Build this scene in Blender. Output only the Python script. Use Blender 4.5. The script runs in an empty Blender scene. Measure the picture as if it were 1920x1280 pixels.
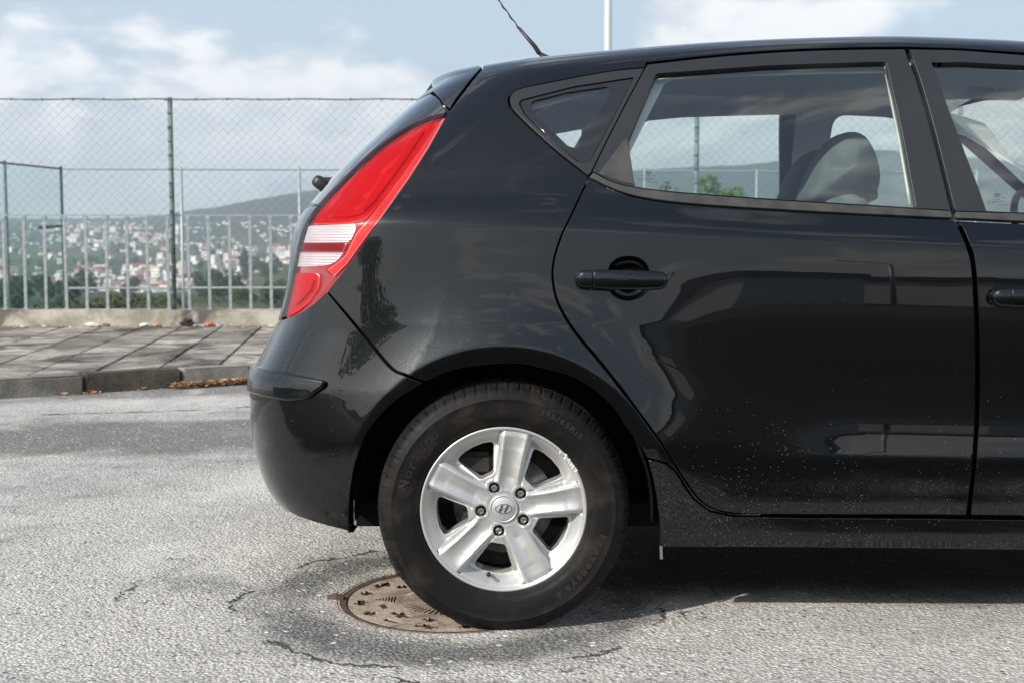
import bpy, bmesh, math, random
import numpy as np
from mathutils import Vector, Matrix
from mathutils.geometry import delaunay_2d_cdt
random.seed(7); rng = np.random.default_rng(7)
R = math.radians
scene = bpy.context.scene
col = scene.collection

# ------------------------------------------------------------------ camera, world, sun, exposure
F = 2400.0; PITCH = math.atan(200 / F); CH = 0.985
cam = bpy.data.objects.new('camera', bpy.data.cameras.new('camera')); col.objects.link(cam)
cam.location = (0, 0, CH); cam.rotation_euler = (math.pi / 2 - PITCH, 0, 0)
cam.data.sensor_width = 36; cam.data.lens = F / 1920 * 36
cam.data.clip_start = 0.05; cam.data.clip_end = 30000
cam.data.dof.use_dof = True; cam.data.dof.focus_distance = 3.2; cam.data.dof.aperture_fstop = 7.0
scene.camera = cam
LDIR = Vector((1.1, 1.0, -1.0)).normalized()            # the way the sunlight travels
SUN_EL = math.asin(-LDIR.z); SUN_ROT = math.atan2(-LDIR.x, -LDIR.y)
sun = bpy.data.objects.new('sun', bpy.data.lights.new('sun', 'SUN')); col.objects.link(sun)
sun.data.energy = 4.9; sun.data.angle = R(0.55); sun.data.color = (1, 0.95, 0.87)
sun.rotation_euler = LDIR.to_track_quat('-Z', 'Y').to_euler()
scene.view_settings.view_transform = 'Standard'; scene.view_settings.look = 'None'
scene.view_settings.gamma = 1.0; scene.view_settings.use_curve_mapping = False
scene.view_settings.exposure = 0.12
scene.render.engine = 'CYCLES'
scene.cycles.max_bounces = 12; scene.cycles.diffuse_bounces = 8; scene.cycles.transparent_max_bounces = 24
scene.cycles.use_denoising = True
scene.cycles.sample_clamp_indirect = 4.0
scene.cycles.volume_bounces = 1


class NT:
    """small helper to write node trees"""
    def __init__(self, tree): self.t = tree; self.n = tree.nodes; self.l = tree.links
    def set(self, sock, v):
        if isinstance(v, bpy.types.NodeSocket): self.l.new(v, sock)
        elif v is not None:
            if isinstance(v, (tuple, list)) and len(v) == 3 and sock.type == 'RGBA': v = (*v, 1)
            sock.default_value = v
    def add(self, typ, props=None, **ins):
        nd = self.n.new(typ)
        for k, v in (props or {}).items(): setattr(nd, k, v)
        for k, v in ins.items():
            k = k.replace('_', ' ')
            if k[:2] == 'i ' and k[2:].isdigit(): self.set(nd.inputs[int(k[2:])], v)
            else: self.set(nd.inputs[k], v)
        return nd
    def math(self, op, a, b=None, c=None, clamp=False):
        nd = self.n.new('ShaderNodeMath'); nd.operation = op; nd.use_clamp = clamp
        for i, v in enumerate((a, b, c)):
            if v is not None: self.set(nd.inputs[i], v)
        return nd.outputs[0]
    def vmath(self, op, a, b=None):
        nd = self.n.new('ShaderNodeVectorMath'); nd.operation = op
        self.set(nd.inputs[0], a)
        if b is not None: self.set(nd.inputs[1], b)
        return nd.outputs['Value' if op in ('LENGTH', 'DISTANCE', 'DOT_PRODUCT') else 'Vector']
    def mix(self, f, a, b):
        nd = self.n.new('ShaderNodeMix'); nd.data_type = 'RGBA'
        self.set(nd.inputs[0], f); self.set(nd.inputs[6], a); self.set(nd.inputs[7], b)
        return nd.outputs[2]
    def ramp(self, f, lo, hi, a=0.0, b=1.0, smooth=True):
        nd = self.n.new('ShaderNodeMapRange'); nd.interpolation_type = 'SMOOTHSTEP' if smooth else 'LINEAR'
        for i, v in enumerate((f, lo, hi, a, b)): self.set(nd.inputs[i], v)
        return nd.outputs[0]
    def noise(self, vec, scale, detail=4, rough=0.55, dist=0.0):
        return self.add('ShaderNodeTexNoise', Vector=vec, Scale=scale, Detail=detail, Roughness=rough, Distortion=dist).outputs[0]
    def voro(self, vec, scale, feature='F1', out='Distance', rand=1.0):
        return self.add('ShaderNodeTexVoronoi', {'feature': feature}, Vector=vec, Scale=scale, Randomness=rand).outputs[out]
    def pos(self): return self.n.new('ShaderNodeNewGeometry').outputs['Position']
    def xyz(self, v):
        s = self.add('ShaderNodeSeparateXYZ', Vector=v); return s.outputs
    def bump(self, h, strength=0.5, dist=0.002, normal=None):
        return self.add('ShaderNodeBump', Height=h, Strength=strength, Distance=dist, Normal=normal).outputs[0]


world = bpy.data.worlds.new('World'); scene.world = world; world.use_nodes = True
w = NT(world.node_tree); w.n.clear()
sky = w.add('ShaderNodeTexSky', {'sky_type': 'NISHITA', 'sun_disc': False, 'sun_elevation': SUN_EL,
                                 'sun_rotation': SUN_ROT, 'air_density': 1.1, 'dust_density': 2.5, 'ozone_density': 1.0, 'altitude': 200})
d = w.add('ShaderNodeTexCoord').outputs['Generated']
dx = w.xyz(d)
zc = w.math('MAXIMUM', dx[2], 0.0)
# cumulus banks: billowy noise over the direction, thick near the horizon and thinner above
pl = w.add('ShaderNodeCombineXYZ', X=dx[0], Y=dx[1], Z=w.math('MULTIPLY', zc, 2.0)).outputs[0]
n1 = w.noise(w.vmath('ADD', pl, (0.33, 0.0, 0.10)), 6.5, 10, 0.52, 0.15)
n2 = w.noise(w.vmath('ADD', pl, (2.31, 1.1, 2.0)), 2.6, 3, 0.5)
cov = w.math('ADD', w.math('MULTIPLY', n1, 0.72), w.math('MULTIPLY', n2, 0.40))
low = w.math('ADD', w.ramp(zc, 0.085, 0.135, 0.115, -0.02), w.ramp(zc, 0.3, 0.6, 0.0, -0.03))
cm = w.ramp(w.math('ADD', cov, low), 0.555, 0.65, 0, 1)
lit = w.noise(w.vmath('ADD', pl, (0.345, 0.01, 0.075)), 6.5, 10, 0.52, 0.15)
shade = w.ramp(w.math('SUBTRACT', n1, lit), -0.07, 0.07, 0.0, 1.0)
ccol = w.mix(shade, (7.3, 7.5, 7.8), (10.3, 10.1, 9.9))
hz = w.ramp(zc, 0.0, 0.075, 0.72, 0.0)
skyc = w.mix(0.6, sky.outputs[0], w.mix(w.ramp(zc, 0.14, 0.62), (5.7, 6.9, 8.2), (2.4, 3.3, 4.9)))
base = w.mix(w.math('MULTIPLY', cm, 0.85), skyc, ccol)
base = w.mix(hz, base, (7.3, 7.4, 7.5))
sdir = (-LDIR.x, -LDIR.y, -LDIR.z)
sd = w.math('MAXIMUM', w.vmath('DOT_PRODUCT', w.vmath('NORMALIZE', d), sdir), 0.0)     # haze glow added round the unseen sun, brightens the rear wing
glow = w.math('ADD', w.math('MULTIPLY', w.math('POWER', sd, 14.0), 5.0), w.math('MULTIPLY', w.math('POWER', sd, 160.0), 30.0))
gc = w.n.new('ShaderNodeVectorMath'); gc.operation = 'SCALE'; gc.inputs[0].default_value = (1.0, 0.98, 0.94); w.set(gc.inputs['Scale'], glow)
base = w.vmath('ADD', base, gc.outputs[0])
bg = w.add('ShaderNodeBackground', Color=base, Strength=0.118)
w.l.new(bg.outputs[0], w.add('ShaderNodeOutputWorld').inputs[0])


# ------------------------------------------------------------------ materials
def new_mat(name):
    m = bpy.data.materials.new(name); m.use_nodes = True
    t = NT(m.node_tree); t.n.clear()
    t.out = t.add('ShaderNodeOutputMaterial')
    return m, t

def pbr(name, color, rough=0.5, metal=0.0, spec=0.5, coat=0.0, coat_rough=0.03, bump=None, vary=0.0, vscale=3.0, **kw):
    m, t = new_mat(name)
    c = color
    pos = t.pos()
    if vary:
        nz = t.noise(pos, vscale, 5, 0.6)
        c = t.mix(t.ramp(nz, 0.3, 0.7, 0, 1), tuple(x * (1 - vary) for x in color), tuple(min(1, x * (1 + vary)) for x in color))
    nrm = None
    if bump:
        nrm = t.bump(t.noise(pos, bump[0], 4, 0.6), bump[1], bump[2])
    b = t.add('ShaderNodeBsdfPrincipled', Base_Color=c, Roughness=rough, Metallic=metal, Normal=nrm)
    b.inputs['Specular IOR Level'].default_value = spec
    b.inputs['Coat Weight'].default_value = coat; b.inputs['Coat Roughness'].default_value = coat_rough
    for k, v in kw.items(): t.set(b.inputs[k.replace('_', ' ')], v)
    t.l.new(b.outputs[0], t.out.inputs[0])
    return m

def glass_mat(name, tint, ior=1.5, rough=0.0, fk=1.9):
    m, t = new_mat(name)
    back = t.n.new('ShaderNodeNewGeometry').outputs['Backfacing']      # a thin pane reflects the same from both sides
    fr = t.add('ShaderNodeFresnel', IOR=t.ramp(back, 0, 1, ior, 1 / ior, False)).outputs[0]
    fr2 = t.math('MINIMUM', t.math('MULTIPLY', fr, fk), 1.0)
    tr = t.add('ShaderNodeBsdfTransparent', Color=tint)
    gl = t.add('ShaderNodeBsdfGlossy', Color=(1, 1, 1), Roughness=rough)
    mx = t.add('ShaderNodeMixShader', i_0=fr2, i_1=tr.outputs[0], i_2=gl.outputs[0])
    t.l.new(mx.outputs[0], t.out.inputs[0])
    return m

M = {}
def paint():
    m, t = new_mat('black_metallic_paint')
    pos = t.pos(); p = t.xyz(pos)
    fl = t.add('ShaderNodeTexVoronoi', Vector=pos, Scale=950.0)
    flv = t.vmath('SUBTRACT', fl.outputs['Color'], (0.5, 0.5, 0.5))
    geo = t.n.new('ShaderNodeNewGeometry')
    sc = t.n.new('ShaderNodeVectorMath'); sc.operation = 'SCALE'; t.set(sc.inputs[0], flv); sc.inputs['Scale'].default_value = 0.13
    nrm = t.vmath('NORMALIZE', t.vmath('ADD', geo.outputs['Normal'], sc.outputs[0]))
    # dust: small pale specks, thicker low down, and a thin film
    v = t.add('ShaderNodeTexVoronoi', Vector=pos, Scale=260.0)
    rnd = t.xyz(v.outputs['Color'])[0]
    clus = t.noise(pos, 4.0, 4, 0.6)
    lowz = t.ramp(p[2], 0.20, 0.75, 0.030, 0.0015)
    dd_ = t.math('ADD', t.math('ABSOLUTE', t.math('SUBTRACT', p[0], 0.62)), t.math('MULTIPLY', t.math('ABSOLUTE', t.math('SUBTRACT', p[2], 0.27)), 2.0))
    lowz = t.math('MULTIPLY', lowz, t.ramp(dd_, 0.15, 1.1, 2.4, 0.35))
    thr = t.math('MULTIPLY', lowz, t.ramp(clus, 0.42, 0.68, 0.15, 2.3))
    sp = t.math('MULTIPLY', t.math('LESS_THAN', v.outputs['Distance'], 0.22), t.math('LESS_THAN', rnd, thr))
    film = t.math('MULTIPLY', t.ramp(t.noise(pos, 9.0, 6, 0.65), 0.45, 0.8, 0, 1), t.ramp(p[2], 0.22, 0.6, 0.012, 0.001))
    c = t.mix(film, (0.0115, 0.0132, 0.0144), (0.12, 0.14, 0.11))
    c = t.mix(sp, c, (0.26, 0.23, 0.19))
    wob = t.bump(t.noise(pos, 5.0, 2, 0.5), 0.06, 0.004)
    b = t.add('ShaderNodeBsdfPrincipled', Base_Color=c, Roughness=0.34, Normal=nrm)
    t.set(b.inputs['Metallic'], t.math('SUBTRACT', 1.0, t.math('MAXIMUM', sp, film), clamp=True))
    b.inputs['Coat Weight'].default_value = 1.0; b.inputs['Coat Roughness'].default_value = 0.012; b.inputs['Coat IOR'].default_value = 1.5
    t.set(b.inputs['Coat Normal'], wob)
    t.set(b.inputs['Coat Weight'], t.math('SUBTRACT', 1.0, sp))
    t.l.new(b.outputs[0], t.out.inputs[0])
    return m
M['paint'] = paint()
M['inner'] = pbr('inner_black', (0.006, 0.006, 0.006), 0.8, spec=0.1)
M['trim'] = pbr('satin_black_trim', (0.020, 0.022, 0.024), 0.33, bump=(900, 0.15, 0.0003), vary=0.15)
M['strip'] = pbr('belt_strip_rubber', (0.045, 0.043, 0.040), 0.45, bump=(600, 0.2, 0.0003), vary=0.3, vscale=20)
M['rubber'] = pbr('black_rubber', (0.012, 0.012, 0.012), 0.6)
M['frit'] = pbr('black_ceramic_glass', (0.018, 0.019, 0.02), 0.05, spec=0.6)
M['glass'] = glass_mat('side_glass', (0.92, 0.975, 0.95), fk=2.5)
M['hatch_glass'] = glass_mat('privacy_glass', (0.10, 0.12, 0.12))
M['headliner'] = pbr('headliner_fabric', (0.80, 0.82, 0.78), 0.9, bump=(500, 0.3, 0.0006))
M['pillar'] = pbr('interior_pillar_plastic', (0.10, 0.11, 0.11), 0.6)
M['seat'] = pbr('seat_fabric', (0.10, 0.115, 0.115), 0.85, bump=(700, 0.35, 0.0006), vary=0.2, vscale=12)
M['seatshade'] = pbr('seat_fabric_shaded', (0.03, 0.032, 0.034), 0.85)  # far headrest only: the seat fabric with shade put into its colour
M['chrome'] = pbr('chrome', (0.75, 0.75, 0.75), 0.08, 1.0)
M['steel'] = pbr('nut_steel', (0.55, 0.54, 0.52), 0.3, 1.0)
M['visor'] = pbr('pale_plastic', (0.45, 0.46, 0.43), 0.6)

# ------------------------------------------------------------------ object helpers
def link(o, parent=None):
    col.objects.link(o)
    if parent is not None: o.parent = parent
    return o
def empty(name, label, cat, loc=(0, 0, 0), group=None, rz=0.0):
    o = bpy.data.objects.new(name, None); col.objects.link(o)
    o.location = loc; o.rotation_euler = (0, 0, rz); o['label'] = label; o['category'] = cat
    if group: o['group'] = group
    return o
def tag(o, label, cat, group=None, kind=None):
    if label: o['label'] = label
    if cat: o['category'] = cat
    if group: o['group'] = group
    if kind: o['kind'] = kind
    return o
def mesh_obj(name, verts, faces, mat, parent=None, smooth=False, normals=None, rel=True):
    me = bpy.data.meshes.new(name)
    vs = verts
    if parent is not None and rel:
        off = np.array(parent_world(parent)); vs = np.asarray(verts, dtype=float) - off
    me.from_pydata([tuple(v) for v in np.asarray(vs)], [], [tuple(int(i) for i in f) for f in faces])
    if mat is not None: me.materials.append(mat)
    if smooth or normals is not None: me.polygons.foreach_set('use_smooth', [True] * len(me.polygons))
    me.update()
    if normals is not None: me.normals_split_custom_set_from_vertices([tuple(n) for n in normals])
    o = bpy.data.objects.new(name, me)
    return link(o, parent)
def parent_world(o):
    v = Vector((0, 0, 0))
    while o is not None: v = v + Vector(o.location); o = o.parent
    return v
def bm_obj(name, bm, mat, parent=None, smooth=False, rel=True):
    me = bpy.data.meshes.new(name)
    if parent is not None and rel: bmesh.ops.translate(bm, verts=bm.verts, vec=-parent_world(parent))
    bm.to_mesh(me); bm.free()
    if mat is not None: me.materials.append(mat)
    if smooth: me.polygons.foreach_set('use_smooth', [True] * len(me.polygons))
    return link(bpy.data.objects.new(name, me), parent)
def bm_box(bm, c, s, rot=None, bevel=0.0):
    g = bmesh.ops.create_cube(bm, size=1.0); vs = g['verts']
    bmesh.ops.scale(bm, vec=s, verts=vs)
    if bevel:
        es = list({e for v in vs for e in v.link_edges})
        r = bmesh.ops.bevel(bm, geom=es, offset=bevel, segments=2, affect='EDGES', clamp_overlap=True)
        vs = list({v for f in r['faces'] for v in f.verts} | {v for v in vs if v.is_valid})
    if rot is not None: bmesh.ops.rotate(bm, verts=vs, cent=(0, 0, 0), matrix=rot)
    bmesh.ops.translate(bm, verts=vs, vec=c)
    return vs
def bm_tube(bm, pts, rad, seg=8, cap=True):
    pts = [Vector(p) for p in pts]; n = len(pts)
    rads = rad if isinstance(rad, (list, tuple)) else [rad] * n
    rings = []; up = None
    for i, p in enumerate(pts):
        t = (pts[min(i + 1, n - 1)] - pts[max(i - 1, 0)]).normalized()
        if up is None: up = Vector((0, 0, 1)) if abs(t.z) < 0.9 else Vector((1, 0, 0))
        a = t.cross(up).normalized(); b = t.cross(a).normalized(); up = -b if (-b).dot(up) > b.dot(up) else b
        rings.append([bm.verts.new(p + (a * math.cos(2 * math.pi * k / seg) + b * math.sin(2 * math.pi * k / seg)) * rads[i]) for k in range(seg)])
    for i in range(n - 1):
        for k in range(seg):
            bm.faces.new((rings[i][k], rings[i][(k + 1) % seg], rings[i + 1][(k + 1) % seg], rings[i + 1][k]))
    if cap:
        bm.faces.new(rings[0][::-1]); bm.faces.new(rings[-1])
    bmesh.ops.recalc_face_normals(bm, faces=bm.faces[:])
def lathe(profile, seg, axis_o, closed=False):
    """profile (r, y): revolve about the y axis through axis_o"""
    P = []; Fc = []
    n = len(profile)
    for k in range(seg):
        a = 2 * math.pi * k / seg
        for r, y in profile: P.append((axis_o[0] + r * math.cos(a), axis_o[1] + y, axis_o[2] + r * math.sin(a)))
    for k in range(seg):
        k2 = (k + 1) % seg
        for i in range(n if closed else n - 1):
            j = (i + 1) % n
            Fc.append((k * n + i, k2 * n + i, k2 * n + j, k * n + j))
    return P, Fc
def fan_disc(bm, c, r, seg, y, rot=0):
    vs = [bm.verts.new((c[0] + r * math.cos(rot + 2 * math.pi * k / seg), y, c[2] + r * math.sin(rot + 2 * math.pi * k / seg))) for k in range(seg)]
    return bm.faces.new(vs)

def ray(px, py):
    a = (np.asarray(px, float) - 960) / F; b = (640 - np.asarray(py, float)) / F
    return a, math.cos(PITCH) + b * math.sin(PITCH), -math.sin(PITCH) + b * math.cos(PITCH)
def at(px, py, Y):
    a, dy, dz = ray(px, py); t = Y / dy
    return np.array((a * t, Y + 0 * a, CH + dz * t))
def gp(px, py, z=0.0):
    a, dy, dz = ray(px, py); t = (z - CH) / dz
    return Vector((float(a * t), float(dy * t), z))
def proj(P):
    X = P[..., 0]; Y = P[..., 1]; Z = P[..., 2] - CH
    dep = Y * math.cos(PITCH) - Z * math.sin(PITCH); up = Y * math.sin(PITCH) + Z * math.cos(PITCH)
    return 960 + F * X / dep, 640 - F * up / dep

# ------------------------------------------------------------------ the car's body surface
YT = 3.12                     # outer face of the near tyres
W = 0.885; YC = YT + 0.867    # half width and centre plane of the car
XW, ZW = float(at(944, 957, YT)[0]), float(at(944, 957, YT)[2])
WB = 2.65

def gauss_smooth(a, sig, step):
    k = int(3 * sig / step) + 1
    g = np.exp(-0.5 * (np.arange(-k, k + 1) * step / sig) ** 2); g /= g.sum()
    pad = np.concatenate([2 * a[0] - a[k:0:-1], a, 2 * a[-1] - a[-2:-k - 2:-1]])
    return np.convolve(pad, g, 'valid')
sec = np.array([(.075, .150), (.060, .205), (.052, .225), (.047, .26), (.044, .290), (.036, .310), (.028, .345), (.014, .40), (.0085, .432), (.0115, .458), (.0165, .50),
                (.0195, .55), (.0185, .62), (.0140, .70), (.0105, .78), (.0112, .85), (.0138, .92), (.0172, .975),
                (.027, .995), (.041, 1.018), (.058, 1.045), (.077, 1.085), (.100, 1.14), (.150, 1.25), (.208, 1.36), (.236, 1.405),
                (.262, 1.435), (.300, 1.460), (.37, 1.483), (.48, 1.500), (.66, 1.512), (.885, 1.516)])
def dense(pts, kinks=(), step=0.001):
    ch = np.concatenate([[0], np.cumsum(np.hypot(*np.diff(pts, axis=0).T))])
    # catmull-rom tangents on chord length
    m = np.zeros_like(pts)
    for i in range(len(pts)):
        if 0 < i < len(pts) - 1:
            h0 = ch[i] - ch[i - 1]; h1 = ch[i + 1] - ch[i]
            s0 = (pts[i] - pts[i - 1]) / h0; s1 = (pts[i + 1] - pts[i]) / h1
            m[i] = (s0 * h1 + s1 * h0) / (h0 + h1)
        elif i == 0: m[i] = (pts[1] - pts[0]) / (ch[1] - ch[0])
        else: m[i] = (pts[-1] - pts[-2]) / (ch[-1] - ch[-2])
    s = np.arange(0, ch[-1], step); out = np.zeros((len(s), 2))
    idx = np.clip(np.searchsorted(ch, s, 'right') - 1, 0, len(pts) - 2)
    h = ch[idx + 1] - ch[idx]; t = (s - ch[idx]) / h
    for c in range(2):
        ma = m[idx, c].copy(); mb = m[idx + 1, c].copy()
        for k in kinks:
            sl = (pts[k + 1, c] - pts[k, c]) / (ch[k + 1] - ch[k]); ma[idx == k] = sl
            sr = (pts[k, c] - pts[k - 1, c]) / (ch[k] - ch[k - 1]); mb[idx == k - 1] = sr
        out[:, c] = ((2 * t**3 - 3 * t**2 + 1) * pts[idx, c] + (t**3 - 2 * t**2 + t) * h * ma + (-2 * t**3 + 3 * t**2) * pts[idx + 1, c] + (t**3 - t**2) * h * mb)
    return s, out, ch
KC = 17
SV, SO, SCH = dense(sec, kinks=(KC,))
SI = gauss_smooth(SO[:, 0], 0.0035, 0.001); SZ = gauss_smooth(SO[:, 1], 0.0035, 0.001)
def v_at(k): return SCH[k]
V_SILL, V_LEDGE, V_CREASE, V_BELT, V_FTOP, V_MAX = SCH[1], SCH[8], SCH[KC], SCH[20], SCH[25], SV[-1]
# same section without the lower door ledge
sec2 = sec.copy(); sec2[5:12, 0] = (.040, .036, .029, .0255, .0235, .0215, .0205); 
SI2 = gauss_smooth(np.interp(SV, SCH, sec2[:, 0]), 0.02, 0.001)
SI2 = np.where(SV < SCH[13], SI2, SI)
tt = np.clip((SV - SCH[12]) / (SCH[13] - SCH[12]), 0, 1); SI2 = SI2 * (1 - tt) + SI * tt

# plan contour from the rear centre round the corner and forward
US = np.arange(0, 5.2, 0.002)
psi = 13 * np.clip(US / .60, 0, 1) + 66 * (lambda t: t * t * (3 - 2 * t))(np.clip((US - .56) / .46, 0, 1)) + 11 * (1 - np.exp(-np.clip(US - .9, 0, 9) / .45))
psi = gauss_smooth(psi, 0.03, 0.002); psi[psi < 0] = 0
CX = np.cumsum(np.sin(np.radians(psi))) * 0.002; CYN = np.cumsum(np.cos(np.radians(psi))) * 0.002
CYN = CYN / CYN[-1]

# heights of the feature lines as drawn along the car
def ztab(pxs, pys, Y):
    p = at(np.array(pxs, float), np.array(pys, float), Y); return p[0], p[2]
XT = np.arange(-1.6, 4.4, 0.02)
def tab(pxs, pys, Y, zcan, ex=None, sig=0.06):
    x, z = ztab(pxs, pys, Y); dl = z - zcan
    if ex is not None: x = np.concatenate([x, [e[0] for e in ex]]); dl = np.concatenate([dl, [e[1] for e in ex]])
    o = np.argsort(x); return gauss_smooth(np.interp(XT, x[o], dl[o]), sig, 0.02)
D_LOW = np.zeros_like(XT)
D_LEDGE = tab([1400, 1700, 1920], [858, 860, 864], 3.115, .432, ex=[(2.5, -.01), (4.3, 0.0)])
D_CREASE = tab([560, 700, 1041, 1500, 1820, 1920], [412, 413, 427, 449, 464, 468], 3.122, .975, ex=[(2.6, -.105), (4.3, -.17)])
D_BELT = tab([560, 700, 1000, 1105, 1200, 1300, 1500, 1700, 1920], [372, 366, 364, 366, 375, 383, 394, 403, 412], 3.163, 1.045, ex=[(2.6, -.10), (4.3, -.2)])
D_FTOP = tab([840, 905, 1000, 1120, 1217, 1340, 1450, 1600, 1696, 1920], [165, 152, 140, 130, 120, 108, 100, 93, 91, 103], 3.345, 1.405, ex=[(2.0, -.02), (2.3, -.10), (4.3, -.4)])
D_TOP = D_FTOP.copy()
KV = np.array([0, V_LEDGE, V_CREASE, V_BELT, V_FTOP, V_MAX])
HAT = []
for k in range(6):
    y = np.zeros(6); y[k] = 1; HAT.append(gauss_smooth(np.interp(SV, KV, y), 0.03, 0.001))
XR = np.zeros_like(SV)

def S(u, v):
    """point of the near half of the body; u from the rear centre round and forward, v from sill to roof centre"""
    u = np.asarray(u, float); v = np.asarray(v, float)
    x = np.interp(v, SV, XR) + np.interp(u, US, CX)
    led = np.clip((x - 0.42) / 0.45, 0, 1); led = led * led * (3 - 2 * led)
    I = np.interp(v, SV, SI) * led + np.interp(v, SV, SI2) * (1 - led)
    ins = I + (W - I) * (1 - np.interp(u, US, CYN))
    z = np.interp(v, SV, SZ)
    for k, dtab in enumerate((D_LOW, D_LEDGE, D_CREASE, D_BELT, D_FTOP, D_TOP)):
        z = z + np.interp(v, SV, HAT[k]) * np.interp(x, XT, dtab)
    for xw in (XW, XW + WB):
        r = np.hypot(x - xw, (z - ZW) * 1.0)
        rs_ = np.maximum(np.sqrt((r - .408) ** 2 + .00002) - .0045, 0) * np.sign(r - .408)
        fl = np.where(rs_ > 0, .046 * np.exp(-rs_ / .13) * np.exp(-(rs_ / .30) ** 2), .046 + rs_ * .20)
        mk = np.clip((v - .12) / .2, 0, 1) * np.clip((1.02 - z) / .25, 0, 1)
        ins = ins - np.maximum(fl, -.03) * mk * np.interp(u, [.75, 1.15], [0, 1])
    # front end of the car: same kind of rounding
    xf = XW + WB + .80
    q = np.clip((x - (xf - .75)) / .75, 0, 1)
    ins = ins + (W - ins) * (1 - np.sqrt(np.maximum(0, 1 - q ** 3.2)))
    return np.stack([x, YC - W + ins, z], -1)

outl = np.array([(560, 1000), (548, 975), (530, 955), (505, 925), (488, 885), (474, 832), (468, 780), (466.5, 735), (469, 690), (480, 683), (502, 640), (522, 600), (533, 560),
                 (540, 520), (545, 470), (550, 430), (566, 400), (585, 378), (620, 336), (650, 305), (700, 258), (760, 205), (806, 172), (823, 152), (840, 139)])[::-1]
def solve_xr():
    global XR, D_TOP
    vi = np.arange(0, V_MAX, 0.02); uu = np.arange(0, 1.6, 0.01)
    for it in range(6):
        res = []
        for v in vi:
            P = S(uu, np.full_like(uu, v)); X0 = np.interp(v, SV, XR)
            px, py = proj(P)
            e = px - np.interp(py, outl[:, 1], outl[:, 0])
            k = np.argmin(e); dep = P[k, 1]
            res.append(X0 - e[k] * dep / F)
        res = np.array(res)
        vs = V_FTOP + .02
        res[vi > 1.33] = np.interp(vi[vi > 1.33], [1.33, 1.37, 1.40], [res[vi <= 1.33][-1] + .004, -.262, -.243])
        XR = np.interp(SV, vi, gauss_smooth(res, 0.012, 0.02))
        # roof: fit the silhouette
        rx = np.array([842, 870, 905, 1020, 1140, 1300, 1450, 1600, 1750, 1920.]); ry = np.array([136, 130, 125, 107.5, 95.5, 84, 77.5, 74.5, 76, 84.])
        dd = []; xs = []
        for a, b in zip(rx, ry):
            vv = np.arange(V_FTOP, V_MAX, .01)
            xx = (a - 960) / F * 3.55
            u0 = np.interp(xx - np.interp(vv, SV, XR), CX, US)
            P = S(u0, vv); px, py = proj(P); k = np.argmin(py)
            dd.append((py[k] - b) * P[k, 1] / F); xs.append(P[k, 0])
        cor = np.interp(XT, xs, dd)
        D_TOP = D_TOP + gauss_smooth(cor, .08, .02)
solve_xr()

ug = np.concatenate([np.arange(0, 1.3, .006), np.arange(1.3, 5.1, .02)]); vg = np.arange(0, V_MAX, 0.006)
UG, VG = np.meshgrid(ug, vg, indexing='ij'); PG = S(UG, VG)
e = 0.002
def normal(u, v):
    u = np.asarray(u, float); v = np.asarray(v, float)
    du = S(u + e, v) - S(np.maximum(u - e, 0), v); dv = S(u, np.minimum(v + e, V_MAX)) - S(u, np.maximum(v - e, 0))
    n = np.cross(dv, du); ln = np.linalg.norm(n, axis=-1, keepdims=True); n = n / np.maximum(ln, 1e-9)
    c = np.sum(n * (S(u, v) - np.array([1.0, YC, .7])), -1, keepdims=True)
    return n
NG = normal(UG, VG)
if NG[400, 60, 1] > 0:
    _n = normal; normal = lambda u, v: -_n(u, v); NG = -NG
GX, GY = proj(PG)
FR = np.sum(NG * (PG - np.array([0, 0, CH])), -1) < 0
def inv(pts):
    out = []
    for px, py in pts:
        dd = (GX - px) ** 2 + (GY - py) ** 2 + np.where(FR, 0, 1e3)
        i, j = np.unravel_index(np.argmin(dd), dd.shape); u, v = ug[i], vg[j]
        best = (dd[i, j] if FR[i, j] else 1e9, u, v)
        for _ in range(8):
            h = .0015
            Q = S([u, u + h, u], [v, v, v + h]); x, y = proj(Q)
            J = np.array([[x[1] - x[0], x[2] - x[0]], [y[1] - y[0], y[2] - y[0]]]) / h
            rr = np.array([px - x[0], py - y[0]])
            er = rr @ rr
            if er < best[0]: best = (er, u, v)
            try: st = np.linalg.solve(J.T @ J + np.eye(2) * 30.0, J.T @ rr)
            except Exception: break
            st = np.clip(st, -.03, .03); u = max(0.0, u + st[0]); v = min(max(v + st[1], 0), V_MAX)
        out.append((best[1], best[2]))
    return out
def dens(pts, closed=True, step=10.0):
    out = []; n = len(pts)
    for i in range(n if closed else n - 1):
        a = np.array(pts[i], float); b = np.array(pts[(i + 1) % n], float); k = max(1, int(np.linalg.norm(b - a) / step))
        for j in range(k): out.append(tuple(a + (b - a) * j / k))
    if not closed: out.append(tuple(pts[-1]))
    return out
def spline(pts, closed=False, sub=8):
    """catmull-rom through the points"""
    p = np.array(pts, float); n = len(p); out = []
    for i in range(n if closed else n - 1):
        p1, p2 = p[i], p[(i + 1) % n]
        p0 = p[(i - 1) % n] if (closed or i > 0) else 2 * p1 - p2
        p3 = p[(i + 2) % n] if (closed or i < n - 2) else 2 * p2 - p1
        for j in range(sub):
            t = j / sub
            out.append(tuple(0.5 * ((2 * p1) + (-p0 + p2) * t + (2 * p0 - 5 * p1 + 4 * p2 - p3) * t * t + (-p0 + 3 * p1 - 3 * p2 + p3) * t**3)))
    if not closed: out.append(tuple(p[-1]))
    return out
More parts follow.
